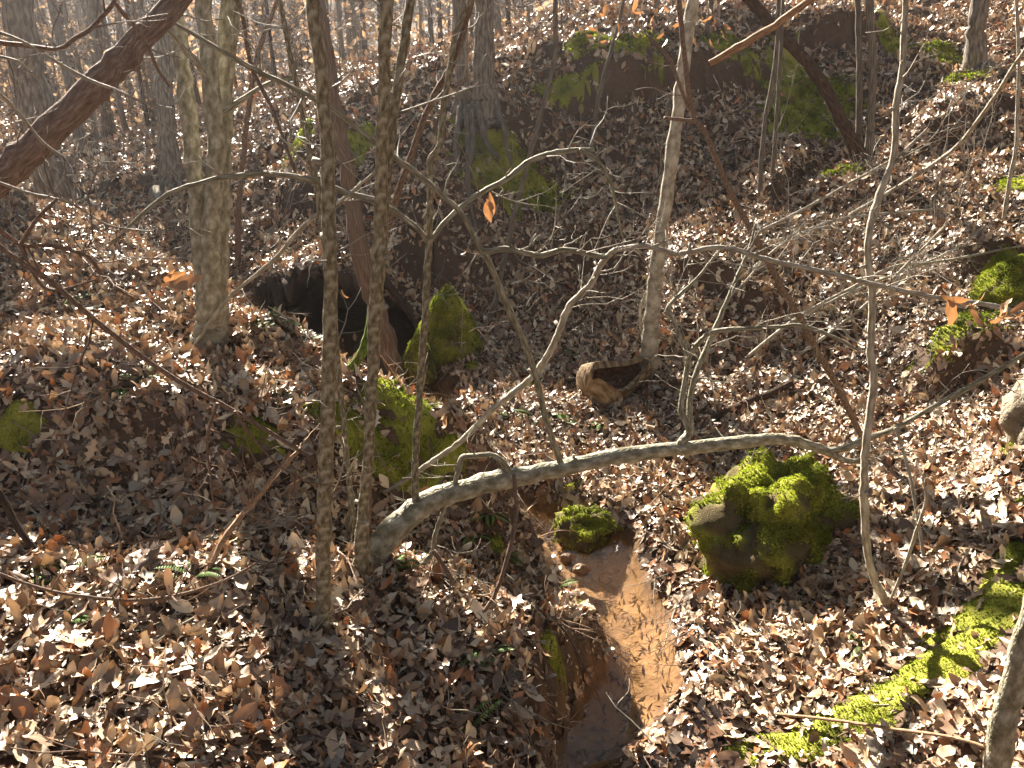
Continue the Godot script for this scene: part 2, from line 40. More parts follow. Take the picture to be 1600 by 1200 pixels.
	["sapling", "crooked slender sapling standing on the right bank beside the mossy boulder", "sapling", "", "pale", 14, 1, .35, [["trunk", "pale", [1.928,.244,-3.151,.023,1.928,.344,-3.151,.023,1.846,.489,-3.163,.021,1.781,.657,-3.176,.019,1.715,.961,-3.2,.019,1.687,1.166,-3.217,.018,1.678,1.288,-3.227,.018,1.674,1.553,-3.251,.018,1.633,1.706,-3.265,.017,1.605,1.951,-3.289,.016,1.555,2.141,-3.308,.015,1.549,2.278,-3.322,.015,1.564,2.366,-3.332,.015,1.608,2.568,-3.355,.013,1.588,2.752,-3.375,.013,1.589,2.915,-3.394,.012,1.567,3.149,-3.423,.011,1.546,3.374,-3.451,.01]]], []],
	["leaning_pole", "dead brown pole leaning left across the right slope with a broken fork", "sapling", "", "redthin", 6, 0.0, .35, [["trunk", "redthin", [2.447,.337,-4.719,.02,2.447,.437,-4.719,.02,2.189,.887,-4.746,.024,2.028,1.113,-4.761,.023,1.903,1.319,-4.774,.023,1.77,1.49,-4.787,.021,1.652,1.682,-4.8,.02,1.486,1.94,-4.819,.02,1.392,2.082,-4.83,.018,1.283,2.273,-4.844,.018,1.188,2.46,-4.858,.017,1.115,2.551,-4.866,.017,1.09,2.576,-4.869,.015]], ["branch", "redthin", [1.099,2.565,-4.869,.017,1.053,2.702,-4.876,.017,.992,2.991,-4.89,.015,.949,3.214,-4.902,.015,.891,3.502,-4.919,.012]], ["branch", "redthin", [1.107,2.558,-4.869,.013,1.001,2.571,-4.843,.011,.904,2.584,-4.819,.009]], ["branch", "redthin", [1.093,2.584,-4.869,.012,1.025,2.7,-4.905,.011,.932,2.91,-4.969,.01,.798,3.032,-5.019,.008]]], []],
	["hollow_tree_trunk", "", "tree", "", "pale", 4, 3, .35, [["trunk", "pale", [1.2,.255,-6.306,.086,1.211,.437,-6.312,.074,1.209,.791,-6.325,.067,1.219,1.131,-6.338,.063,1.235,1.443,-6.35,.056,1.275,2.043,-6.376,.052,1.304,2.529,-6.397,.048,1.319,2.839,-6.412,.047,1.355,3.281,-6.434,.045,1.376,3.7,-6.456,.042]]], []],
	["dark_tree", "dark leaning trunk with two upright stems on the sunny right slope", "tree", "", "rough", 5, 4, .35, [["trunk", "dark", [3.959,1.373,-8.813,.159,3.959,1.573,-8.813,.122,3.915,1.714,-8.805,.093,3.714,2.003,-8.787,.07,3.427,2.4,-8.762,.062,3.163,2.718,-8.74,.057,2.808,3.025,-8.714,.056,2.465,3.321,-8.689,.055,2.167,3.607,-8.664,.051,1.594,4.2,-8.613,.043]], ["stem", "rough", [3.974,1.642,-8.913,.051,3.852,1.988,-8.913,.036,3.715,2.776,-8.913,.031,3.583,3.389,-8.913,.03,3.414,4.242,-8.913,.025]], ["stem", "rough", [3.935,1.665,-8.763,.057,3.899,2.005,-8.763,.045,3.806,2.718,-8.763,.04,3.64,3.383,-8.763,.039,3.422,4.274,-8.763,.034]]], []],
	["tree", "stout grey trunk with root flare at upper right corner of the slope", "tree", "", "rough", 3, 7, .35, [["trunk", "rough", [6.167,2.283,-11.004,.265,6.167,2.583,-11.004,.204,6.115,2.724,-11.004,.144,6.03,3.108,-11.004,.116,5.996,3.48,-11.004,.111,5.849,4.33,-11.004,.099]]], []],
	["near_trunk", "smooth grey trunk cut off by the bottom right corner of the picture", "tree", "", "beech", 2, 1, .35, [["trunk", "beech", [1.814,-.399,-1.9,.06,1.748,.351,-1.912,.049,1.7,.69,-1.918,.042,1.67,.898,-1.922,.04,1.657,1.077,-1.925,.036,1.641,1.266,-1.929,.032,1.633,1.489,-1.935,.028,1.627,1.763,-1.942,.024,1.576,2.207,-1.954,.02,1.507,2.653,-1.969,.017,1.404,3.087,-1.986,.015,1.329,3.397,-2,.012]], ["branch", "tan", [.544,2.944,-2.3,.008,.562,2.955,-2.294,.009,.623,2.991,-2.276,.01,.696,3.038,-2.252,.009,.73,3.065,-2.239,.009,.766,3.093,-2.225,.009,.813,3.14,-2.205,.009,.93,3.247,-2.152,.009,1.12,3.315,-2.082,.009,1.343,3.339,-2,.009]]], []],
	["root_tree", "twin trunked tree gripping the shaded cliff with bare hanging roots", "tree", "", "rough", 4, 6, .35, [["trunk", "rough", [-.582,1.965,-9.5,.165,-.582,2.265,-9.5,.127,-.576,2.489,-9.5,.089,-.569,3.028,-9.5,.072,-.58,3.415,-9.5,.071,-.583,4.266,-9.5,.061]], ["trunk", "rough", [-.309,2.022,-9.4,.23,-.309,2.322,-9.4,.177,-.314,2.528,-9.4,.131,-.314,3.027,-9.4,.107,-.301,3.41,-9.4,.101,-.268,4.31,-9.4,.09]], ["root", "rough", [-.401,2.329,-9.3,.051,-.348,2.166,-9.185,.04,-.311,2.005,-9.072,.033,-.259,1.897,-8.991,.025,-.143,1.818,-8.9,.018]], ["root", "rough", [-.474,2.329,-9.3,.047,-.456,2.135,-9.151,.036,-.446,1.944,-9.002,.032,-.478,1.724,-8.826,.029,-.51,1.57,-8.7,.021]], ["root", "rough", [-.583,2.308,-9.3,.04,-.609,2.101,-9.143,.033,-.633,1.878,-8.972,.029,-.599,1.659,-8.8,.018]], ["root", "rough", [-.204,2.308,-9.3,.04,-.101,2.135,-9.146,.029,-.057,1.913,-8.967,.022,0,1.714,-8.8,.014]], ["root", "rough", [-.52,2.302,-9.2,.029,-.495,1.848,-8.935,.025,-.478,1.464,-8.708,.025,-.426,1.212,-8.554,.018,-.367,.962,-8.4,.011]]], []],
	["cedar_tree", "straight reddish shaggy trunk leaning left, rooted beside the dark pool", "tree", "", "cedar", 0, 4, .35, [["trunk", "cedar", [-1.049,-.288,-6.754,.16,-1.049,-.088,-6.754,.123,-1.089,.06,-6.754,.092,-1.193,.516,-6.754,.087,-1.273,.888,-6.754,.082,-1.356,1.245,-6.754,.077,-1.391,1.901,-6.754,.066,-1.445,2.336,-6.754,.062,-1.493,2.83,-6.754,.057,-1.523,3.295,-6.754,.053,-1.557,3.858,-6.754,.048]]], []],
	["mossy_root", "curved mossy root stub at the pool edge behind the forked sapling", "root", "", "mossbark", 0, 0.0, .35, [["trunk", "mossbark", [-1.042,1.185,-4.132,.019,-.967,1.233,-4.153,.028,-.899,1.297,-4.175,.028,-.854,1.395,-4.2,.024,-.824,1.522,-4.231,.02,-.793,1.666,-4.267,.017,-.77,1.808,-4.302,.013]]], []],
	["pole_sapling", "slim grey pole sapling leaning on the shaded far slope left of centre", "sapling", "", "rough", 8, 1.5, .35, [["trunk", "rough", [-.221,.123,-7.854,.041,-.221,.243,-7.854,.041,-.149,.609,-7.871,.031,-.047,1.064,-7.894,.027,.084,1.603,-7.921,.026,.234,2.176,-7.953,.025,.404,2.839,-7.991,.021,.406,3.35,-8.021,.021,.407,3.873,-8.054,.017]]], []],
	["pole_sapling", "short slanting grey pole on the upper far slope under dry leaves", "sapling", "", "rough", 5, 2, .35, [["trunk", "rough", [.986,1.685,-9.861,.032,.986,1.805,-9.861,.032,1.028,2.274,-9.861,.027,1.109,2.682,-9.861,.023,1.209,3.063,-9.861,.022,1.284,3.431,-9.861,.018]]], [.642,3.329,-8.6,.13,.784,3.019,-8.4,.13,.761,3.103,-8.2,.13,.878,3.182,-8,.13,.852,3.257,-7.8,.13,.955,2.971,-8.6,.13,1.074,3.059,-8.4,.13,1.044,3.142,-8.2,.13,1.152,3.22,-8,.13,1.118,3.294,-7.8,.13,1.253,3.013,-8.6,.13,1.364,3.1,-8.4,.13,1.325,3.181,-8.2,.13,1.425,3.258,-8,.13,1.412,2.969,-7.8,.13,1.549,3.055,-8.6,.13,1.652,3.14,-8.4,.13,1.605,3.22,-8.2,.13,1.696,3.296,-8,.13,1.681,3.007,-7.8,.13,1.845,3.096,-8.6,.13,1.939,3.18,-8.4,.13,1.884,3.259,-8.2,.13,1.868,2.962,-8,.13,1.949,3.044,-7.8,.13,2.139,3.137,-8.6,.13]],
	["pole_sapling", "paired thin poles growing beside the bright moss patch on right slope", "sapling", "", "rough", 6, 1.5, .35, [["trunk", "rough", [2.678,1.213,-8.302,.027,2.678,1.333,-8.302,.027,2.628,1.603,-8.302,.024,2.592,2.184,-8.302,.023,2.619,2.792,-8.302,.022,2.577,3.362,-8.302,.019,2.539,3.847,-8.302,.018]], ["stem", "rough", [2.733,1.227,-8.402,.024,2.733,1.347,-8.402,.024,2.768,1.653,-8.402,.021,2.738,2.3,-8.402,.02,2.704,2.729,-8.402,.019,2.652,3.367,-8.402,.016,2.626,3.804,-8.402,.015]]], []],
	["pole_sapling", "small grey pole standing above the dark ledge near top of picture", "sapling", "", "rough", 4, 3, .35, [["trunk", "rough", [2.602,2.66,-11.291,.039,2.602,2.78,-11.291,.039,2.603,3.188,-11.291,.034,2.622,3.493,-11.291,.034,2.593,4.081,-11.291,.029]]], []],
	["pole_sapling", "thin bent stem at the right edge above the mossy rock", "sapling", "", "pale", 6, .6, .35, [["trunk", "pale", [4.337,1.551,-6.794,.017,4.302,1.856,-6.794,.017,4.282,2.161,-6.794,.016,4.199,2.535,-6.794,.016,4.131,2.829,-6.794,.013,3.985,3.297,-6.794,.013,3.899,3.564,-6.794,.01]]], []],
	["leaning_twig_stem", "long straight thin stem slanting down left from the right edge", "branch", "", "pale", 8, 0.0, .35, [["trunk", "pale", [2.894,3.139,-4.6,.01,3.143,2.918,-5.171,.012,3.376,2.618,-5.76,.014,3.546,2.265,-6.346,.015,3.571,2.043,-6.734,.016,3.528,1.737,-7.262,.015,3.415,1.394,-7.805,.023]]], []],
	["pole_sapling", "dark red thin stem behind the three stemmed tree on its right", "sapling", "", "redthin", 10, 1, .35, [["trunk", "redthin", [-3.287,.383,-9.006,.035,-3.287,.503,-9.006,.035,-3.177,1.173,-8.989,.03,-3.035,1.774,-8.972,.029,-2.916,2.234,-8.959,.028,-2.739,2.82,-8.941,.027,-2.57,3.149,-8.929,.024,-2.437,3.389,-8.921,.023,-2.272,3.796,-8.906,.019]]], []],
	["edge_sapling", "dark sapling at left edge whose thin branches reach down over the leaves", "sapling", "", "redthin", 44, .8, .35, [["trunk", "redthin", [-1.867,.498,-2.05,.021,-1.867,1.398,-2.05,.021,-1.761,1.728,-2.07,.018,-1.641,2.068,-2.093,.016,-1.524,2.449,-2.122,.014,-1.45,2.707,-2.143,.013,-1.379,3.006,-2.17,.012,-1.3,3.307,-2.2,.009]], ["branch", "redthin", [-1.477,2.552,-2.1,.009,-1.427,2.457,-2.138,.007,-1.346,2.351,-2.183,.008,-1.283,2.238,-2.222,.008,-1.207,2.125,-2.261,.008,-1.138,2.031,-2.293,.008,-1.059,1.949,-2.323,.008,-.945,1.846,-2.362,.008,-.827,1.726,-2.402,.007,-.673,1.568,-2.45,.005]], ["branch", "redthin", [-.965,1.916,-2.28,.006,-1.025,1.787,-2.301,.005,-1.053,1.623,-2.326,.004,-1.073,1.448,-2.35,.003]], ["branch", "redthin", [-.921,1.876,-2.3,.005,-.881,1.741,-2.34,.004,-.819,1.617,-2.379,.003,-.725,1.513,-2.42,.004]], ["branch", "redthin", [-1.398,3.006,-2.2,.006,-1.362,2.996,-2.241,.006,-1.315,2.988,-2.289,.006,-1.265,2.979,-2.337,.006,-1.224,3.01,-2.375,.006,-1.191,3.035,-2.404,.006,-1.142,3.099,-2.458,.006,-1.116,3.159,-2.5,.006]], ["branch", "redthin", [-1.146,3.1,-2.48,.006,-1.138,3.059,-2.525,.006,-1.128,3.034,-2.555,.006,-1.126,2.99,-2.596,.005,-1.13,2.914,-2.658,.005,-1.121,2.866,-2.7,.004]], ["branch", "redthin", [-1.464,2.596,-2.1,.007,-1.421,2.468,-2.193,.006,-1.359,2.448,-2.242,.006,-1.294,2.403,-2.297,.006,-1.278,2.332,-2.334,.005,-1.255,2.277,-2.366,.004,-1.218,2.228,-2.4,.003]], ["branch", "redthin", [-1.412,2.471,-2.18,.005,-1.417,2.343,-2.23,.005,-1.381,2.309,-2.254,.004,-1.283,2.328,-2.3,.003]], ["branch", "redthin", [-1.409,2.467,-2.18,.006,-1.345,2.542,-2.191,.005,-1.283,2.594,-2.2,.004]], ["branch", "pale", [-1.392,3.037,-2.2,.005,-1.323,3.003,-2.265,.004,-1.272,2.95,-2.321,.004,-1.219,2.902,-2.372,.005,-1.163,2.87,-2.414,.004,-1.105,2.832,-2.458,.004,-1.036,2.81,-2.5,.003]], ["branch", "pale", [-1.412,2.968,-2.2,.004,-1.362,2.96,-2.239,.004,-1.331,2.943,-2.267,.003,-1.314,2.898,-2.3,.003]], ["branch", "pale", [-1.426,2.929,-2.2,.004,-1.39,2.854,-2.252,.004,-1.373,2.792,-2.287,.004,-1.354,2.727,-2.323,.004,-1.323,2.688,-2.35,.003]], ["branch", "pale", [-1.444,2.677,-2.12,.004,-1.387,2.607,-2.229,.004,-1.319,2.557,-2.322,.004,-1.265,2.472,-2.41,.003,-1.17,2.431,-2.5,.003]]], [-1.042,2.326,-2.3,.09,-1.006,2.308,-2.3,.12,-.991,2.285,-2.32,.09,-1.06,2.338,-2.3,.06]],
	["thin_branch", "pale thin branch slanting up right in front of the three stemmed trunk", "branch", "", "pale", 6, 0.0, .35, [["trunk", "pale", [-1.874,1.354,-4.205,.007,-1.685,1.573,-4.118,.011,-1.511,1.748,-4.04,.01,-1.243,1.957,-3.924,.01,-1.025,2.172,-3.811,.01,-.815,2.306,-3.711,.008,-.612,2.466,-3.6,.004]]], []],
	["dead_stick", "broken grey stick leaning up out of the shaded leaves at left", "stick", "", "tan", 8, 0.0, .35, [["trunk", "tan", [-1.27,.958,-2.492,.01,-1.207,1.093,-2.645,.012,-1.155,1.156,-2.725,.012,-1.093,1.213,-2.804,.011,-1.04,1.267,-2.872,.011,-.932,1.359,-2.992,.008]]], []],
	["dead_stick", "thin bowed twig lying over the shaded leaves at lower left", "stick", "", "redthin", 8, 0.0, .35, [["trunk", "redthin", [-1.901,1.223,-2.3,.006,-1.754,1.129,-2.319,.006,-1.578,1.071,-2.339,.006,-1.408,1.048,-2.356,.006,-1.247,1.068,-2.372,.006,-1.087,1.122,-2.388,.005,-.974,1.185,-2.4,.004]]], []],
	["dead_stick", "short dark stick poking from the leaves at the left edge", "stick", "", "dark", 0, 0.0, .35, [["trunk", "dark", [-2.195,1.255,-2.814,.016,-2.165,1.197,-2.793,.016,-2.088,1.07,-2.746,.015,-2.021,.994,-2.714,.012]]], []],
	["dead_stick", "forked pale stick lying on the leaves of the lower right bank", "stick", "", "tan", 0, 0.0, .35, [["trunk", "tan", [1.349,.168,-2.644,.01,1.524,.233,-2.783,.011,1.704,.27,-2.903,.011,1.808,.332,-2.99,.01]], ["branch", "tan", [1.569,.238,-2.761,.009,1.676,.261,-2.87,.009,1.763,.275,-2.95,.008]]], []],
	["dead_stick", "long thin twig lying across the mossy lower right corner", "stick", "", "tan", 4, 0.0, .35, [["trunk", "tan", [1.206,.176,-2.618,.006,1.401,.285,-2.482,.007,1.589,.397,-2.33,.007,1.745,.516,-2.178,.006,1.892,.587,-2.002,.007]], ["branch", "tan", [1.597,.338,-2.35,.005,1.808,.294,-2.35,.005,2.04,.338,-2.35,.004]]], []],
	["dead_stick", "arching pale twig beside the crooked sapling on the right bank", "stick", "", "pale", 2, 0.0, .35, [["trunk", "pale", [2.257,-.002,-3.1,.005,2.201,.249,-3.203,.007,2.145,.594,-3.343,.008,2.09,.874,-3.459,.008,2.038,1.06,-3.537,.008,1.998,1.157,-3.58,.008]], ["branch", "pale", [1.901,.399,-3.1,.006,1.935,.656,-3.1,.008,1.949,.881,-3.1,.008,1.955,1.025,-3.1,.006,1.907,1.147,-3.1,.004]]], []],
	["fallen_log", "dark thin log lying in the leaves behind the leaning trunk's shoots", "log", "", "dark", 0, 0.0, .35, [["trunk", "dark", [1.372,.23,-5.339,.032,1.553,.296,-5.397,.038,1.763,.359,-5.46,.035,2.001,.437,-5.533,.03,2.231,.517,-5.603,.023]]], []],
	["fallen_log", "dark log half buried on the slope beside the dead brown pole", "log", "", "dark", 0, 0.0, .35, [["trunk", "dark", [2.479,.708,-5.926,.024,2.637,.789,-5.964,.034,2.824,.874,-6.008,.034,3.011,.965,-6.052,.029,3.274,1.115,-6.117,.021]]], []],
	["brush_twig", "pale thin brush twig on right slope, lowest of the long arcs", "twig", "pale brush twigs on the right slope", "pale", 24, 0.0, .4, [["trunk", "pale", [1.975,.549,-6.038,.015,2.323,.899,-6.018,.013,2.739,1.179,-5.996,.012,3.055,1.368,-5.98,.011,3.347,1.398,-5.967,.01,4,1.544,-5.938,.009]]], []],
	["brush_twig", "pale thin brush twig on right slope, middle of the long arcs", "twig", "pale brush twigs on the right slope", "pale", 24, 0.0, .4, [["trunk", "pale", [2.246,.719,-6.2,.015,2.678,1.014,-6.172,.013,3.152,1.254,-6.143,.012,3.518,1.436,-6.119,.01,3.761,1.664,-6.1,.009]]], []],
	["brush_twig", "pale thin brush twig on right slope, steepest of the long arcs", "twig", "pale brush twigs on the right slope", "pale", 24, 0.0, .4, [["trunk", "pale", [2.245,.559,-5.871,.015,2.536,.821,-5.848,.013,2.829,1.127,-5.822,.011,3.054,1.444,-5.797,.01,3.268,1.745,-5.771,.008]]], []],
	["brush_twig", "pale thin brush twig on right slope, highest and straightest", "twig", "pale brush twigs on the right slope", "pale", 24, 0.0, .4, [["trunk", "pale", [2.377,1.281,-7.476,.017,2.773,1.504,-7.451,.015,3.205,1.78,-7.422,.014,3.568,2.018,-7.397,.012,3.799,2.275,-7.376,.01]]], []],
	["brush_twig", "pale thin brush twig on right slope, spreading nearly level toward the right edge", "twig", "pale brush twigs on the right slope", "pale", 24, 0.0, .4, [["trunk", "pale", [2.248,1.223,-7.322,.017,2.634,1.278,-7.302,.015,3.025,1.448,-7.278,.014,3.426,1.513,-7.256,.012,4.055,1.579,-7.222,.01]]], []],
	["brush_twig", "pale thin brush twig on right slope, short and ending at the dead pole", "twig", "pale brush twigs on the right slope", "pale", 24, 0.0, .4, [["trunk", "pale", [1.925,.944,-6.77,.016,2.157,1.131,-6.744,.014,2.473,1.43,-6.705,.012,2.832,1.55,-6.67,.01]]], []],
	["brush_twig", "pale thin brush twig on right slope, tiny, hooked at the mossy rock", "twig", "pale brush twigs on the right slope", "pale", 24, 0.0, .4, [["trunk", "pale", [3.797,1.311,-6.293,.015,4.033,1.314,-6.239,.012,4.189,1.418,-6.193,.01]]], []],
	["brush_twig", "pale thin brush twig on right slope, short and steep left of the dead pole", "twig", "pale brush twigs on the right slope", "pale", 24, 0.0, .4, [["trunk", "pale", [1.836,.821,-6.587,.016,2.054,1.068,-6.553,.014,2.21,1.305,-6.523,.012,2.439,1.536,-6.487,.01]]], []],
	["brush_twig", "pale thin brush twig on right slope, curled like a hook", "twig", "pale brush twigs on the right slope", "pale", 24, 0.0, .4, [["trunk", "pale", [3.275,1.09,-6.109,.015,3.516,.879,-6.072,.013,3.321,.721,-6.041,.011,3.057,.902,-6.009,.01]]], []],
	["brush_twig", "pale thin brush twig on right slope, crossing behind the dead pole near its top", "twig", "pale brush twigs on the right slope", "pale", 24, 0.0, .4, [["trunk", "pale", [1.946,1.309,-8.087,.018,2.367,1.098,-8.064,.017,2.766,1.103,-8.043,.015,3.317,.973,-8.015,.014,3.829,1.062,-7.987,.012]]], []],
	["brush_twig", "pale thin brush twig on right slope, lowest, under the arched shoot", "twig", "pale brush twigs on the right slope", "pale", 24, 0.0, .4, [["trunk", "pale", [2.238,.463,-5.572,.014,2.658,.311,-5.536,.012,2.953,.55,-5.502,.011,3.285,.564,-5.472,.009]]], []],
	["brush_twig", "pale thin brush twig on right slope, curled beside the hollow tree", "twig", "pale brush twigs on the right slope", "pale", 24, 0.0, .4, [["trunk", "pale", [1.517,.677,-6.651,.016,1.235,.444,-6.609,.014,1.149,.765,-6.575,.012,1.188,.981,-6.551,.01]]], []],
	["brush_twig", "pale thin brush twig on right slope, hanging in front of hollow tree's opening", "twig", "pale brush twigs on the right slope", "pale", 24, 0.0, .4, [["trunk", "pale", [1.266,.6,-6.873,.017,1.417,.098,-6.821,.015,1.554,-.128,-6.796,.013,1.663,-.359,-6.773,.011]]], []],
	["brush_twig", "pale thin brush twig on right slope, small, left of hollow tree trunk", "twig", "pale brush twigs on the right slope", "pale", 24, 0.0, .4, [["trunk", "pale", [.926,.549,-7.619,.018,1.227,.421,-7.586,.016,1.373,.15,-7.555,.014,1.507,-.199,-7.519,.012]]], []],
	["large_tree", "massive hazy trunk at the left edge behind the sunlit bank", "tree", "", "rough", 4, 7, .35, [["trunk", "rough", [-5.199,.681,-9,.462,-5.199,1.081,-9,.355,-5.261,1.23,-9,.245,-5.277,1.77,-9,.188,-5.266,2.384,-9,.169,-5.22,3.026,-9,.157,-5.194,3.512,-9,.146,-5.127,4.254,-9,.135]]], []],
	["large_tree", "grey trunk with mossy hollowed foot behind the three stemmed tree", "tree", "", "rough", 4, 8, .35, [["trunk", "rough", [-4.752,.678,-11,.374,-4.752,1.078,-11,.288,-4.742,1.236,-11,.179,-4.717,1.667,-11,.123,-4.649,2.328,-11,.107,-4.537,3.032,-11,.1,-4.444,3.626,-11,.094,-4.32,4.465,-11,.086]]], []],
]

# ---------------------------------------------------------------- naming
func numbered(called: String) -> String:
	var n: int = taken.get(called, 0)
	taken[called] = n + 1
	return called if n == 0 else "%s_%03d" % [called, n]

func tag(o: Node, label := "", category := "", group := "", kind := "") -> void:
	if label: o.set_meta("label", label)
	if category: o.set_meta("category", category)
	if group: o.set_meta("group", group)
	if kind: o.set_meta("kind", kind)

func thing(called: String, label: String, category: String, at := Vector3.ZERO, group := "") -> Node3D:
	var o := Node3D.new()
	o.name = numbered(called)
	add_child(o)
	o.position = at
	tag(o, label, category, group)
	return o

func put(called: String, mesh: Mesh, m: Material, parent: Node, where := Transform3D()) -> MeshInstance3D:
	var o := MeshInstance3D.new()
	o.name = numbered(called) if parent == self else called
	o.mesh = mesh
	o.material_override = m
	o.transform = where
	parent.add_child(o, true)
	return o

func crowd(called: String, mesh: Mesh, m: Material, list: Array[Transform3D], colors: PackedColorArray, parent: Node) -> MultiMeshInstance3D:
	var mm := MultiMesh.new()
	mm.transform_format = MultiMesh.TRANSFORM_3D
	mm.use_colors = colors.size() > 0
	mm.mesh = mesh
	mm.instance_count = list.size()
	for i in list.size():
		mm.set_instance_transform(i, list[i])
		if mm.use_colors: mm.set_instance_color(i, colors[i])
	var o := MultiMeshInstance3D.new()
	o.name = numbered(called) if parent == self else called
	o.multimesh = mm
	o.material_override = m
	parent.add_child(o, true)
	return o

# ---------------------------------------------------------------- materials
func ramp_texture(size: int, freq: float, stops: Array, seed_: int, octaves := 4, kind := FastNoiseLite.TYPE_SIMPLEX_SMOOTH) -> ImageTexture:
	# stops: [position, linear colour] pairs; the noise value picks the colour
	var n := FastNoiseLite.new()
	n.noise_type = kind; n.seed = seed_; n.frequency = freq
	n.fractal_octaves = octaves
	n.fractal_gain = .58
	var src := n.get_seamless_image(size, size)
	src.convert(Image.FORMAT_L8)
	var data := src.get_data()
	var out := PackedByteArray()
	out.resize(size * size * 3)
	var table: Array[Color] = []
	for v in 256:
		var t := v / 255.0
		var c: Color = stops[0][1]
		for k in stops.size() - 1:
			var a: float = stops[k][0]
			var b: float = stops[k + 1][0]
			if t >= a:
				var ca: Color = stops[k][1]
				c = ca.lerp(stops[k + 1][1], clampf((t - a) / maxf(b - a, 0.001), 0, 1))
		table.append(c.linear_to_srgb())
	for i in data.size():
		var c := table[data[i]]
		out[i * 3] = int(c.r * 255)
		out[i * 3 + 1] = int(c.g * 255)
		out[i * 3 + 2] = int(c.b * 255)
	return ImageTexture.create_from_image(Image.create_from_data(size, size, false, Image.FORMAT_RGB8, out))

func grey_texture(size: int, freq: float, seed_: int, octaves := 4, kind := FastNoiseLite.TYPE_SIMPLEX_SMOOTH) -> ImageTexture:
	return ramp_texture(size, freq, [[0.0, Color(0, 0, 0)], [0.5, Color(.21, .21, .21)], [1.0, Color(1, 1, 1)]], seed_, octaves, kind)

func bark(called: String, stops: Array, seed_: int, freq: float, stretch: Vector2, relief: float, relief_tex: Texture2D, rough := 0.85) -> void:
	var m := StandardMaterial3D.new()
	m.resource_name = called
	m.albedo_texture = ramp_texture(512, freq * .5, stops, seed_, 7)
	m.roughness = rough
	m.metallic_specular = 0.3
	m.uv1_scale = Vector3(stretch.x, stretch.y, 1)
	m.heightmap_enabled = true
	m.heightmap_texture = relief_tex
	m.heightmap_scale = relief
	M[called] = m

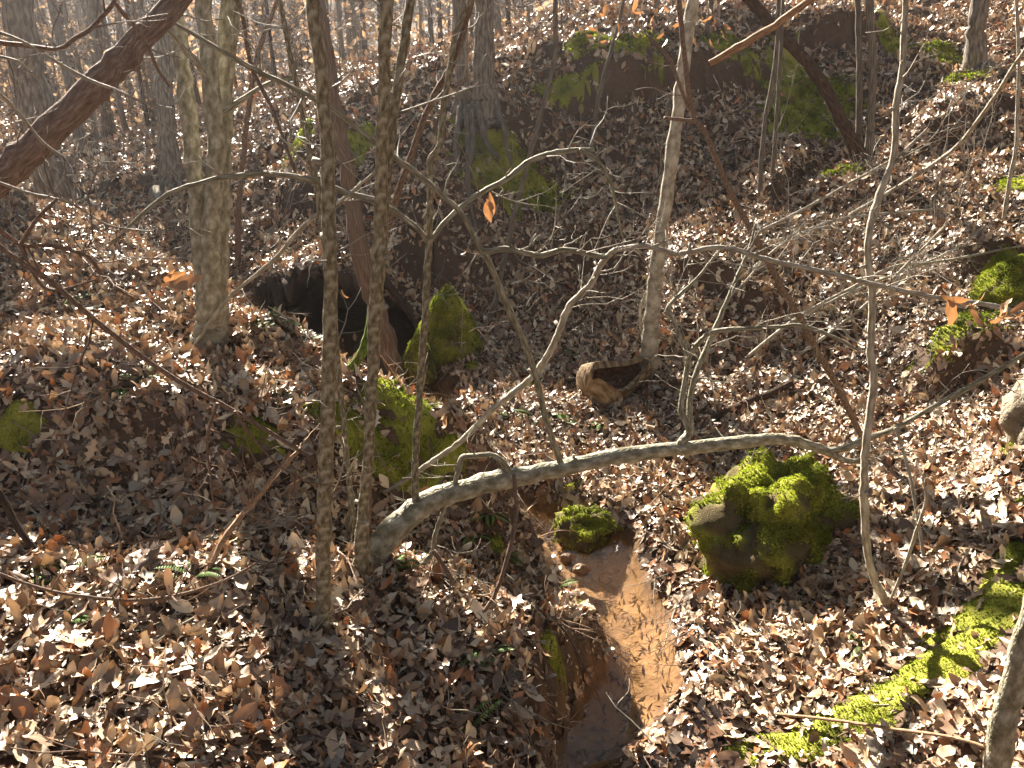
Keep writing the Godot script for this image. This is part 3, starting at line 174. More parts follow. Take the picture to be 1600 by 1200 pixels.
func make_materials() -> void:
	var ridges := grey_texture(256, 0.03, 5, 4)
	var fine := grey_texture(256, 0.06, 6, 3)
	bark("beech", [[0.0, Color(.11, .10, .065)], [.3, Color(.19, .175, .12)], [.5, Color(.27, .25, .185)], [.7, Color(.38, .36, .285)], [1.0, Color(.5, .48, .4)]], 11, .018, Vector2(1, 2.3), .6, fine, .7)
	bark("mottle", [[0.0, Color(.08, .065, .042)], [.3, Color(.16, .135, .088)], [.5, Color(.25, .215, .145)], [.7, Color(.38, .345, .255)], [1.0, Color(.5, .47, .37)]], 12, .018, Vector2(1, 4.0), .6, fine, .75)
	bark("red", [[0.0, Color(.085, .056, .045)], [.35, Color(.155, .105, .083)], [.6, Color(.215, .155, .127)], [.8, Color(.30, .23, .195)], [1.0, Color(.4, .33, .29)]], 13, .03, Vector2(2, 1.6), 1.0, fine, .75)
	bark("redthin", [[0.0, Color(.06, .035, .025)], [.45, Color(.15, .095, .066)], [.65, Color(.23, .16, .12)], [1.0, Color(.32, .26, .21)]], 14, .04, Vector2(1, 4.0), .2, fine, .7)
	bark("pale", [[0.0, Color(.17, .145, .11)], [.45, Color(.36, .32, .255)], [.65, Color(.47, .43, .355)], [1.0, Color(.6, .56, .48)]], 15, .013, Vector2(1, 2.6), .4, fine, .6)
	bark("tan", [[0.0, Color(.14, .08, .045)], [.45, Color(.32, .20, .12)], [.65, Color(.42, .28, .18)], [1.0, Color(.5, .38, .27)]], 16, .035, Vector2(1, 3.0), .25, fine, .75)
	bark("dark", [[0.0, Color(.025, .016, .012)], [.5, Color(.07, .045, .033)], [.7, Color(.12, .08, .06)], [1.0, Color(.18, .13, .10)]], 17, .03, Vector2(3, 1.0), .8, ridges, .9)
	bark("rough", [[0.0, Color(.07, .055, .045)], [.45, Color(.16, .135, .11)], [.62, Color(.24, .21, .18)], [1.0, Color(.34, .32, .28)]], 18, .025, Vector2(3, .8), 1.0, ridges, .9)
	bark("cedar", [[0.0, Color(.075, .048, .036)], [.45, Color(.175, .122, .093)], [.62, Color(.25, .185, .15)], [1.0, Color(.33, .26, .22)]], 19, .03, Vector2(5, .5), 1.2, ridges, .9)
	bark("mossbark", [[0.0, Color(.05, .05, .02)], [.45, Color(.09, .12, .025)], [.65, Color(.14, .2, .035)], [1.0, Color(.2, .22, .09)]], 20, .03, Vector2(1, 2.0), .6, fine, .95)
	bark("hollow", [[0.0, Color(.07, .04, .022)], [.42, Color(.20, .135, .075)], [.6, Color(.29, .21, .125)], [1.0, Color(.42, .35, .24)]], 21, .02, Vector2(2, 2), .9, fine, .85)
	bark("rotten", [[0.0, Color(.04, .02, .012)], [.5, Color(.11, .055, .03)], [1.0, Color(.2, .11, .07)]], 22, .03, Vector2(2, 2), .9, ridges, .95)
	# leaf litter: colour comes from the leaf, the same sheet lets light through
	var lf := StandardMaterial3D.new()
	lf.vertex_color_use_as_albedo = true
	lf.roughness = .42; lf.metallic_specular = .58
	lf.backlight_enabled = true; lf.backlight = Color(.42, .36, .3)
	M.leaf = lf
	var wet := lf.duplicate() as StandardMaterial3D
	wet.roughness = .16; wet.metallic_specular = .6
	M.wet_leaf = wet
	var sk := StandardMaterial3D.new()
	sk.vertex_color_use_as_albedo = true; sk.roughness = 1.0; sk.metallic_specular = 0.0
	M.sunk = sk
	for k in LEAF_TONES.size():
		var s := lf.duplicate() as StandardMaterial3D
		var c: Color = LEAF_TONES[k]
		s.albedo_color = c.linear_to_srgb()
		M["leaf_%d" % k] = s
	var dry := lf.duplicate() as StandardMaterial3D
	dry.albedo_color = Color(.38, .23, .12).linear_to_srgb()
	dry.backlight = Color(.8, .7, .6)
	M.dry_leaf = dry
	var fl := lf.duplicate() as StandardMaterial3D
	fl.backlight = Color(.9, .8, .7)
	M.far_leaf = fl
	var gm := StandardMaterial3D.new()
	gm.vertex_color_use_as_albedo = true
	gm.roughness = .95
	gm.albedo_texture = ramp_texture(512, .02, [[0.0, Color(.45, .42, .4)], [.5, Color(.8, .78, .75)], [1.0, Color(1, 1, 1)]], 31, 6)
	gm.uv1_triplanar = true; gm.uv1_world_triplanar = true
	gm.uv1_scale = Vector3(.9, .9, .9)
	gm.heightmap_enabled = true; gm.heightmap_texture = grey_texture(512, .03, 32, 6); gm.heightmap_scale = 1.0
	M.ground = gm
	var ms := StandardMaterial3D.new()
	ms.vertex_color_use_as_albedo = true
	ms.roughness = .95; ms.metallic_specular = .2
	ms.albedo_texture = ramp_texture(512, .05, [[0.0, Color(.35, .4, .3)], [.5, Color(.8, .8, .75)], [1.0, Color(1, 1, .95)]], 33, 5)
	ms.uv1_triplanar = true; ms.uv1_world_triplanar = true; ms.uv1_scale = Vector3(4, 4, 4)
	ms.heightmap_enabled = true; ms.heightmap_texture = grey_texture(512, .05, 34, 4); ms.heightmap_scale = 1.2
	M.moss = ms
	var mt := StandardMaterial3D.new()
	mt.vertex_color_use_as_albedo = true
	mt.roughness = .8; mt.metallic_specular = .25
	mt.backlight_enabled = true; mt.backlight = Color(.7, .8, .4)
	M.moss_tuft = mt
	var fr := StandardMaterial3D.new()
	fr.vertex_color_use_as_albedo = true
	fr.roughness = .6; fr.metallic_specular = .35
	fr.backlight_enabled = true; fr.backlight = Color(.5, .6, .3)
	M.fern = fr
	var st := StandardMaterial3D.new()
	st.albedo_texture = ramp_texture(512, .012, [[0.0, Color(.13, .11, .085)], [.45, Color(.32, .27, .21)], [.7, Color(.45, .41, .34)], [1.0, Color(.52, .5, .44)]], 35, 6)
	st.uv1_triplanar = true; st.uv1_world_triplanar = true; st.uv1_scale = Vector3(2, 2, 2)
	st.heightmap_enabled = true; st.heightmap_texture = grey_texture(512, .02, 36, 6); st.heightmap_scale = 2.0
	st.roughness = .9
	st.albedo_color = Color(.78, .76, .72)
	M.stone = st
	var ws := st.duplicate() as StandardMaterial3D
	ws.roughness = .3; ws.albedo_color = Color(.75, .6, .45)
	M.wet_stone = ws
	var wt := StandardMaterial3D.new()
	wt.transparency = BaseMaterial3D.TRANSPARENCY_ALPHA
	wt.albedo_color = Color(.45, .32, .18, .10)
	wt.roughness = .03
	wt.metallic_specular = .5
	wt.normal_enabled = true
	var nn := FastNoiseLite.new(); nn.seed = 8; nn.frequency = .012; nn.fractal_octaves = 2
	var nt := nn.get_seamless_image(256, 256); nt.convert(Image.FORMAT_RGBA8); nt.bump_map_to_normal_map(1.0)
	wt.normal_texture = ImageTexture.create_from_image(nt)
	wt.normal_scale = .06
	wt.uv1_triplanar = true; wt.uv1_world_triplanar = true; wt.uv1_scale = Vector3(1.2, 1.2, 1.2)
	M.water = wt

# ---------------------------------------------------------------- terrain
var xs := PackedFloat32Array()
var ds := PackedFloat32Array()
var sheet := PackedFloat32Array()     # height of the ground sheet
var top := PackedFloat32Array()       # the same with the overhang's top instead of the hollow under it
var tps_w := PackedFloat64Array()

func solve_tps() -> void:
	var n := CTL.size()
	var m := n + 3
	var a: Array[PackedFloat64Array] = []
	for i in m:
		var row := PackedFloat64Array()
		row.resize(m + 1)
		a.append(row)
	for i in n:
		for j in n:
			var dx: float = CTL[i].x - CTL[j].x
			var dy: float = CTL[i].y - CTL[j].y
			var r2 := dx * dx + dy * dy
			a[i][j] = .5 * r2 * log(r2 + 1e-9)
		a[i][i] += .01
		a[i][n] = 1.0; a[i][n + 1] = CTL[i].x; a[i][n + 2] = CTL[i].y
		a[n][i] = 1.0; a[n + 1][i] = CTL[i].x; a[n + 2][i] = CTL[i].y
		a[i][m] = CTL[i].z
	for c in m:
		var best := c
		for r in range(c + 1, m):
			if absf(a[r][c]) > absf(a[best][c]): best = r
		if best != c:
			var t := a[c]; a[c] = a[best]; a[best] = t
		var pr := a[c]
		var pv := pr[c]
		for r in range(c + 1, m):
			var f := a[r][c] / pv
			if f != 0.0:
				var row := a[r]
				for k in range(c, m + 1):
					row[k] -= f * pr[k]
				a[r] = row
	tps_w.resize(m)
	for i in range(m - 1, -1, -1):
		var s := a[i][m]
		for k in range(i + 1, m):
			s -= a[i][k] * tps_w[k]
		tps_w[i] = s / a[i][i]

func plain_height(x: float, d: float) -> float:
	var n := CTL.size()
	var s := tps_w[n] + x * tps_w[n + 1] + d * tps_w[n + 2]
	for i in n:
		var c := CTL[i]
		var r2 := (x - c.x) * (x - c.x) + (d - c.y) * (d - c.y)
		s += tps_w[i] * .5 * r2 * log(r2 + 1e-9)
	return s

func stream_at(x: float, d: float) -> Vector3:
	# x: distance to the midline, y: half width there, z: side (+1 = right bank as seen from the camera)
	var best := 1e9
	var hw := 0.0
	var side := 1.0
	var p := Vector2(x, d)
	for i in STREAM.size() - 1:
		var a := Vector2(STREAM[i].x, STREAM[i].y)
		var b := Vector2(STREAM[i + 1].x, STREAM[i + 1].y)
		var ab := b - a
		var t := clampf((p - a).dot(ab) / ab.length_squared(), 0, 1)
		var q := a + ab * t
		var dist := p.distance_to(q)
		if dist < best:
			best = dist
			hw = lerpf(STREAM[i].z, STREAM[i + 1].z, t)
			side = 1.0 if ab.cross(p - a) < 0.0 else -1.0
	return Vector3(best, hw, side)

func lip_at(x: float) -> float:
	for i in LIP.size() - 1:
		if x >= LIP[i].x and x <= LIP[i + 1].x:
			return lerpf(LIP[i].y, LIP[i + 1].y, (x - LIP[i].x) / (LIP[i + 1].x - LIP[i].x))
	return -1.0

func shaped(x: float, d: float, covered: bool) -> float:
	var h := plain_height(x, d)
	# uneven ground: hummocks, roots and rills
	var amp := clampf(.035 + .01 * d, 0, .4)
	h += amp * noise.get_noise_2d(x * 60, d * 60) + .04 * noise.get_noise_2d(x * 260 + 500, d * 260)
	if d > 8.0 and d < 14.0 and x > -1.5 and x < 6.0:
		h += .12 * noise.get_noise_2d(x * 50 + 900, d * 160)
	for l in LEDGES:
		# a bank that was undercut and slumped: a sharp rise that eases off uphill
		if x > l[0] and x < l[2]:
			var f: float = (x - l[0]) / (l[2] - l[0])
			var at: float = lerpf(l[1], l[3], f) + .16 * noise.get_noise_2d(x * 130 + 40, 9.0)
			if d > at - .1 and d < at + 1.6:
				h += l[4] * sin(PI * f) * (smoothstep(at - .05, at + .05, d) - smoothstep(at + .1, at + 1.5, d))
	if d < 16.0 and d > -3.0 and x > -10.0 and x < 4.0:
		var s := stream_at(x, d)
		var w := s.y * (1.0 + .22 * noise.get_noise_2d(x * 220, d * 220 + 77)) + .02 * noise.get_noise_2d(x * 700, d * 700)
		var edge := .16 if s.z < 0.0 else .26
		var bed := -.10 + .03 * noise.get_noise_2d(x * 200 + 50, d * 200) - .03 * (1.0 - clampf(s.x / maxf(w, .05), 0, 1))
		var k := smoothstep(w - .5 * edge, w + .5 * edge, s.x)
		h = lerpf(minf(bed, h), maxf(h, .035), k)
	if not covered:
		var lip := lip_at(x)
		if lip > 0.0 and d > lip - .95 and d < lip + 1.8:
			var k := smoothstep(0.0, .18, x - LIP[0].x) * smoothstep(0.0, .18, LIP[LIP.size() - 1].x - x)
			h = lerpf(h, -.12, k * (1.0 - smoothstep(lip + 1.55, lip + 1.8, d)) * smoothstep(lip - .95, lip - .6, d))
	return h

func build_grid() -> void:
	var x := -9.0
	var near: Array[float] = []
	while x <= 9.001:
		near.append(x); x += .08
	var far: Array[float] = []
	var step := .1
	x = 9.0
	while x < 90.0:
		step = minf(step * 1.16, 7.0); x += step; far.append(x)
	for i in range(far.size() - 1, -1, -1): xs.append(-far[i])
	for v in near: xs.append(v)
	for v in far: xs.append(v)
	step = .1
	var d := -2.5
	var back: Array[float] = []
	while d > -40.0:
		step = minf(step * 1.3, 7.0); d -= step; back.append(d)
	for i in range(back.size() - 1, -1, -1): ds.append(back[i])
	d = -2.5
	while d <= 16.001:
		ds.append(d); d += .08
	step = .1
	while d < 140.0:
		step = minf(step * 1.12, 7.0); d += step; ds.append(d)
	var nx := xs.size()
	sheet.resize(nx * ds.size()); top.resize(nx * ds.size())
	for j in ds.size():
		for i in nx:
			var h := shaped(xs[i], ds[j], true)
			var lip := lip_at(xs[i])
			var low := minf(h, shaped(xs[i], ds[j], false)) if lip > 0.0 and ds[j] > lip - 1.0 and ds[j] < lip + 1.9 else h
			top[j * nx + i] = h if lip < 0.0 or ds[j] >= lip - .05 else low
			sheet[j * nx + i] = low

func index_in(a: PackedFloat32Array, v: float) -> int:
	return clampi(a.bsearch(v) - 1, 0, a.size() - 2)

func ground(x: float, d: float, field := top) -> float:
	var i := index_in(xs, x)
	var j := index_in(ds, d)
	var u := (x - xs[i]) / (xs[i + 1] - xs[i])
	var v := (d - ds[j]) / (ds[j + 1] - ds[j])
	var n := xs.size()
	var k := j * n + i
	return lerpf(lerpf(field[k], field[k + 1], u), lerpf(field[k + n], field[k + n + 1], u), v)

func slope(x: float, d: float) -> Vector3:
	var e := .06
	var gx := (ground(x + e, d) - ground(x - e, d)) / (2 * e)
	var gd := (ground(x, d + e) - ground(x, d - e)) / (2 * e)
	return Vector3(-gx, 1, gd).normalized()

func build_ground() -> Node3D:
	var nx := xs.size()
	var nd := ds.size()
	var v := PackedVector3Array(); v.resize(nx * nd)
	var nrm := PackedVector3Array(); nrm.resize(nx * nd)
	var col := PackedColorArray(); col.resize(nx * nd)
	for j in nd:
		for i in nx:
			var k := j * nx + i
			v[k] = Vector3(xs[i], sheet[k], -ds[j])
			var i0 := maxi(i - 1, 0); var i1 := mini(i + 1, nx - 1)
			var j0 := maxi(j - 1, 0); var j1 := mini(j + 1, nd - 1)
			var gx := (sheet[j * nx + i1] - sheet[j * nx + i0]) / (xs[i1] - xs[i0])
			var gd := (sheet[j1 * nx + i] - sheet[j0 * nx + i]) / (ds[j1] - ds[j0])
			nrm[k] = Vector3(-gx, 1, gd).normalized()
			var c := Color(.085, .052, .034).lerp(Color(.15, .095, .06), .5 + .5 * noise.get_noise_2d(xs[i] * 90, ds[j] * 90))
			if ds[j] < 7.0 and sheet[k] < .03:
				var sand := Color(.34, .19, .07).lerp(Color(.24, .12, .042), .5 + .5 * noise.get_noise_2d(xs[i] * 150 + 40, ds[j] * 150))
				c = c.lerp(sand, smoothstep(.03, -.02, sheet[k]))
			elif ds[j] < 7.0 and sheet[k] < .09 and absf(xs[i]) < 3.0:
				c *= .6   # soaked soil along the waterline
			col[k] = c
	var idx := PackedInt32Array()
	idx.resize((nx - 1) * (nd - 1) * 6)
	var o := 0
	for j in nd - 1:
		for i in nx - 1:
			var a := j * nx + i
			for q in [a, a + nx, a + 1, a + 1, a + nx, a + nx + 1]:
				idx[o] = q; o += 1
	var arr := []
	arr.resize(Mesh.ARRAY_MAX)
	arr[Mesh.ARRAY_VERTEX] = v; arr[Mesh.ARRAY_NORMAL] = nrm; arr[Mesh.ARRAY_COLOR] = col; arr[Mesh.ARRAY_INDEX] = idx
	var mesh := ArrayMesh.new()
	mesh.add_surface_from_arrays(Mesh.PRIMITIVE_TRIANGLES, arr)
	var g := put("ground", mesh, M.ground, self)
	tag(g, "leaf strewn floor of the ravine and its banks", "ground", "", "structure")
	# roof of the undercut bank over the dark pool
	var st := SurfaceTool.new()
	st.begin(Mesh.PRIMITIVE_TRIANGLES)
	st.set_smooth_group(0)
	var na := 36
	var nb := 12
	var x0: float = LIP[0].x + .02
	var x1: float = LIP[LIP.size() - 1].x - .02
	var ring: Array = []
	for a in na + 1:
		var x := lerpf(x0, x1, a / float(na))
		var lip := lip_at(x) + .16 * noise.get_noise_2d(x * 260, 3.0) + .06 * noise.get_noise_2d(x * 900, 8.0)
		var row: Array[Vector3] = []
		for b in nb + 1:
			var d := lip - .04 + 2.0 * b / nb
			row.append(Vector3(x, ground(x, maxf(d, lip + .12)) + .004 - .05 * smoothstep(1.6, 2.0, 2.0 * b / nb), -d))
		for b in range(nb, -1, -1):
			var d := lip - .02 + 2.0 * b / nb
			var t := b / float(nb)
			row.append(Vector3(x, ground(x, lip + .12) - .09 - .2 * t + .12 * noise.get_noise_2d(x * 250, d * 250), -d))
		ring.append(row)
	for a in na:
		for b in ring[0].size():
			var b2: int = (b + 1) % ring[0].size()
			for q in [ring[a][b], ring[a + 1][b], ring[a][b2], ring[a][b2], ring[a + 1][b], ring[a + 1][b2]]:
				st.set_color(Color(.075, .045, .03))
				st.add_vertex(q)
	st.generate_normals()
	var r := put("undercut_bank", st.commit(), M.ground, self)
	tag(r, "earth bank overhanging the dark pool", "bank", "", "structure")
	return g

func build_stream() -> void:
	# one level sheet of water that runs a little way under both banks
	var st := SurfaceTool.new()
	st.begin(Mesh.PRIMITIVE_TRIANGLES)
	var pts: Array[Vector3] = []
	for i in STREAM.size() - 1:
		for k in 4:
			pts.append(STREAM[i].lerp(STREAM[i + 1], k / 4.0))
	var left: Array[Vector3] = []
	var right: Array[Vector3] = []
	for i in pts.size():
		var a := pts[maxi(i - 1, 0)]
		var b := pts[mini(i + 1, pts.size() - 1)]
		var dir := Vector2(b.x - a.x, b.y - a.y).normalized()
		var nrm := Vector2(dir.y, -dir.x)
		var w := pts[i].z * 1.25 + .16
		left.append(Vector3(pts[i].x - nrm.x * w, 0, -(pts[i].y - nrm.y * w)))
		right.append(Vector3(pts[i].x + nrm.x * w, 0, -(pts[i].y + nrm.y * w)))
	st.set_normal(Vector3.UP)
	for i in pts.size() - 1:
		for q in [left[i], left[i + 1], right[i], right[i], left[i + 1], right[i + 1]]:
			st.add_vertex(q)
	var w := put("stream", st.commit(), M.water, self)
	tag(w, "shallow clear stream over orange sand between the banks", "stream", "", "structure")

# ---------------------------------------------------------------- leaves
const LEAF_TONES := [Color(.47, .345, .235), Color(.65, .545, .405), Color(.27, .168, .105), Color(.14, .088, .057), Color(.41, .19, .085), Color(.38, .318, .25), Color(.52, .375, .235), Color(.21, .13, .086)]
const LEAF_ODDS := [.2, .17, .19, .12, .09, .08, .07, .08]
var leaf_shapes: Array[ArrayMesh] = []

func leaf_mesh(kind: int, bend: float, fold: float, twist: float, ripple: float) -> ArrayMesh:
	# one leaf, stalk to tip along +X, about 1 unit long, curled and folded as a dry leaf is
	var st := SurfaceTool.new()
	st.begin(Mesh.PRIMITIVE_TRIANGLES)
	st.set_smooth_group(0)
	var nv := 7 if kind != 2 else 10
	var grid: Array = []
	var ang := 0.0
	var px := Vector2.ZERO
	for i in nv + 1:
		var t := i / float(nv)
		var w := 0.0
		if kind == 0: w = .215 * pow(sin(PI * pow(t, .9)), .9)
		elif kind == 1: w = .15 * pow(sin(PI * pow(t, 1.15)), .85)
		else: w = (.27 if i % 3 == 1 else .12) * pow(sin(PI * clampf(t * .97 + .02, 0, 1)), .6)
		if i == 0: w = .012
		if i == nv: w = .004
		ang += bend / nv
		if i > 0: px += Vector2(cos(ang), sin(ang)) / nv
		var tw := twist * (t - .5)
		var row: Array[Vector3] = []
		for s: float in [-1.0, -.5, 0.0, .5, 1.0]:
			if absf(s) == .5 and kind == 2: continue
			var y := absf(s) * w * sin(fold) + ripple * w * sin(t * 13.0 + s * 2.0) * absf(s) + s * w * sin(tw)
			row.append(Vector3(px.x - .5, px.y + y - .12 * bend, s * w * cos(fold) * cos(tw)))
		grid.append(row)
	for i in nv:
		for k in grid[0].size() - 1:
			var quad := [grid[i][k], grid[i + 1][k], grid[i][k + 1], grid[i][k + 1], grid[i + 1][k], grid[i + 1][k + 1]]
			for q in quad.size():
				var mid: int = grid[0].size() / 2
				var kk: int = k + (1 if q in [2, 3, 5] else 0)
				var rib := 1.12 if kk == mid else .96
				st.set_color(Color(rib, rib, rib * .98))
				st.add_vertex(quad[q])
	st.generate_normals()
	return st.commit()

func make_leaf_shapes() -> void:
	var spec := [[0, .5, .25, .3, .25], [0, -.4, .35, -.5, .35], [0, 1.1, .15, .2, .3], [1, .8, .4, .5, .3], [1, -.9, .2, -.3, .3], [2, .4, .2, .4, .2], [0, 1.6, .55, .8, .4], [0, .1, .1, -.2, .2], [2, -.7, .3, .3, .3], [1, 1.9, .6, -.7, .5]]
	for s in spec: leaf_shapes.append(leaf_mesh(s[0], s[1], s[2], s[3], s[4]))

func tone() -> int:
	var r := rng.randf()
	for k in LEAF_ODDS.size():
		r -= LEAF_ODDS[k]
		if r < 0.0: return k
	return 0

func in_moss(x: float, d: float) -> bool:
	for p in MOSS:
		var u: float = (x - p[0]) / p[2]
		var v: float = (d - p[1]) / p[3]
		if u * u + v * v < .74 + .5 * noise.get_noise_2d(x * 400, d * 400): return true
	return false

func leaf_pose(x: float, d: float, size: float) -> Transform3D:
	var n := slope(x, d)
	var tilt := absf(rng.randfn(0, .33))
	var ax := Vector3(rng.randf_range(-1, 1), 0, rng.randf_range(-1, 1)).normalized()
	var up := n.rotated(ax, tilt)
	var fwd := up.cross(Vector3(rng.randf_range(-1, 1), rng.randf_range(-.2, .2), rng.randf_range(-1, 1))).normalized()
	if rng.randf() < .35: up = -up
	var b := Basis(fwd, up, fwd.cross(up)) * Basis.from_scale(Vector3(size, size, size * rng.randf_range(.75, 1.3)))
	return Transform3D(b, Vector3(x, ground(x, d) + rng.randf_range(.004, .03) + .25 * size * sin(tilt), -d))

func build_litter(g: Node3D) -> void:
	var lists: Array = []
	var cols: Array = []
	var wet_list: Array[Transform3D] = []
	var wet_col := PackedColorArray()
	for k in leaf_shapes.size():
		var l: Array[Transform3D] = []
		lists.append(l); cols.append(PackedColorArray())
	var big := 0
	#            from, to, leaves per square metre, leaf length
	for band in [[1.2, 5.0, 1600.0, .086], [5.0, 9.0, 1150.0, .086], [9.0, 14.0, 560.0, .105], [14.0, 22.0, 200.0, .15], [22.0, 40.0, 60.0, .24]]:
		var d: float = band[0]
		while d < band[1]:
			var cell := .1 * maxf(1.0, d / 4.0)
			var reach := (.72 if d < 6.0 else .82) * d + .9
			var x := -reach
			while x < reach:
				var want: float = band[2] * cell * cell
				var n := int(want) + (1 if rng.randf() < want - int(want) else 0)
				for k in n:
					var lx := x + rng.randf() * cell
					var ld := d + rng.randf() * cell
					var h := ground(lx, ld)
					var size: float = band[3] * (rng.randf_range(.5, 1.3) if rng.randf() < .93 else rng.randf_range(1.3, 1.75))
					var t := tone()
					var v := rng.randf_range(.75, 1.2)
					var c: Color = LEAF_TONES[t] * v
					if h < .012: continue
					if ld < 12.0 and h < .06 + .05 * rng.randf() and absf(lx) < 4.0:
						if rng.randf() < .1: continue
						wet_list.append(leaf_pose(lx, ld, size))
						wet_col.append(Color(c.r * .6, c.g * .55, c.b * .55))
						continue
					if ld < 14.0:
						var flat := slope(lx, ld).y
						if flat < .3: continue
						if flat < .76 and rng.randf() < smoothstep(.72, .42, flat) * .7:
							# loose soil and leaf crumbs on the steep faces
							if rng.randf() < .15: continue
							size *= rng.randf_range(.3, .6)
							c = LEAF_TONES[3] * rng.randf_range(.5, 1.3)
					if ld < 13.0 and in_moss(lx, ld) and rng.randf() < .86: continue
					var s := rng.randi() % leaf_shapes.size()
					var pose := leaf_pose(lx, ld, size)
					if big < 300 and ld < 2.75 and ld > 1.75 and absf(lx) < .66 * ld + .2 and rng.randf() < .16 and h > .2:
						pose.origin.y += .012
						put("leaf", leaf_shapes[s], M["leaf_%d" % t], g, pose)
						big += 1
						continue
					lists[s].append(pose)
					cols[s].append(Color(c.r, c.g, c.b))
				x += cell
			d += cell
	var o := thing("leaf_litter", "brown and tan fallen leaves covering the banks and slopes", "leaves")
	tag(o, "", "", "", "stuff")
	for k in leaf_shapes.size():
		crowd("leaves", leaf_shapes[k], M.leaf, lists[k], cols[k], o)
	crowd("wet_leaves", leaf_shapes[7], M.wet_leaf, wet_list, wet_col, o)
	var bits: Array[Transform3D] = []
	var bc := PackedColorArray()
	for i in 30000:
		var ld := 1.3 + 5.0 * sqrt(rng.randf())
		var lx := rng.randf_range(-.72, .72) * ld
		if ground(lx, ld) < .02 or in_moss(lx, ld): continue
		bits.append(leaf_pose(lx, ld, rng.randf_range(.012, .034)))
		bc.append(LEAF_TONES[tone()] * rng.randf_range(.6, 1.2))
	crowd("leaf_bits", leaf_shapes[5], M.leaf, bits, bc, o)
	# fine roots hanging from the cut banks
	var fine: Array[Transform3D] = []
	for i in 9000:
		var ld := 1.8 + 10.0 * rng.randf()
		var lx := rng.randf_range(-.75, .75) * ld
		var n := slope(lx, ld)
		if n.y > .68 or fine.size() > 700: continue
		var down := (Vector3.DOWN + Vector3(n.x, 0, n.z) * .5 + Vector3(rng.randfn(0, .35), 0, rng.randfn(0, .35))).normalized()
		var side := down.cross(Vector3(rng.randfn(0, 1), rng.randfn(0, 1), rng.randfn(0, 1))).normalized()
		var s := rng.randf_range(.08, .3)
		fine.append(Transform3D(Basis(down, side, down.cross(side)) * Basis.from_scale(Vector3(s, s, s)), Vector3(lx, ground(lx, ld) + .02, -ld) + n * .01))
	var fr: Array = []
	twig_from(Vector3.ZERO, Vector3(1, 0, 0), 1.0, .008, 1, fr)
	var fo := crowd("hanging_rootlets", wood(fr, 4, 1, 0.0), M.redthin, fine, PackedColorArray(), self)
	tag(fo, "thin rootlets hanging from the cut earth banks", "roots", "", "stuff")
	# bits lying under the shallow water
	var sub: Array[Transform3D] = []
	var sc := PackedColorArray()
	for i in 2600:
		var x := rng.randf_range(-.3, 1.2)
		var d := rng.randf_range(2.0, 4.9)
		var h := ground(x, d)
		if h > -.04: continue
		var b := Basis(Vector3.UP, rng.randf() * TAU) * Basis.from_scale(Vector3(1, .3, .4) * rng.randf_range(.02, .075))
		sub.append(Transform3D(b, Vector3(x, h + .006, -d)))
		sc.append(Color(.05, .028, .016) * rng.randf_range(.6, 2.2))
	var db := crowd("sunken_litter", leaf_shapes[7], M.sunk, sub, sc, self)
	tag(db, "dark needles and leaf bits lying under the shallow water", "debris", "", "stuff")
	print("leaves ", big, " wet ", wet_list.size())

# ---------------------------------------------------------------- wood
func smooth_line(p: Array[Vector4], per: int) -> Array[Vector4]:
	var out: Array[Vector4] = []
	for i in p.size() - 1:
		var a := p[maxi(i - 1, 0)]; var b := p[i]; var c := p[i + 1]; var e := p[mini(i + 2, p.size() - 1)]
		for k in per:
			var t := k / float(per)
			var q: Vector4 = .5 * ((2.0 * b) + (c - a) * t + (2.0 * a - 5.0 * b + 4.0 * c - e) * t * t + (3.0 * b - a - 3.0 * c + e) * t * t * t)
			# a little crooked, with swellings at old buds
			var j := q.w * .35
			q += Vector4(j * noise.get_noise_1d(q.y * 900.0 + q.x * 700.0), j * noise.get_noise_1d(q.x * 900.0 + 300.0), j * noise.get_noise_1d(q.z * 900.0 + 700.0 + q.y * 500.0), q.w * .22 * maxf(0.0, noise.get_noise_1d(q.x * 1500.0 + q.y * 1300.0)))
			out.append(q)
	out.append(p[p.size() - 1])
	return out

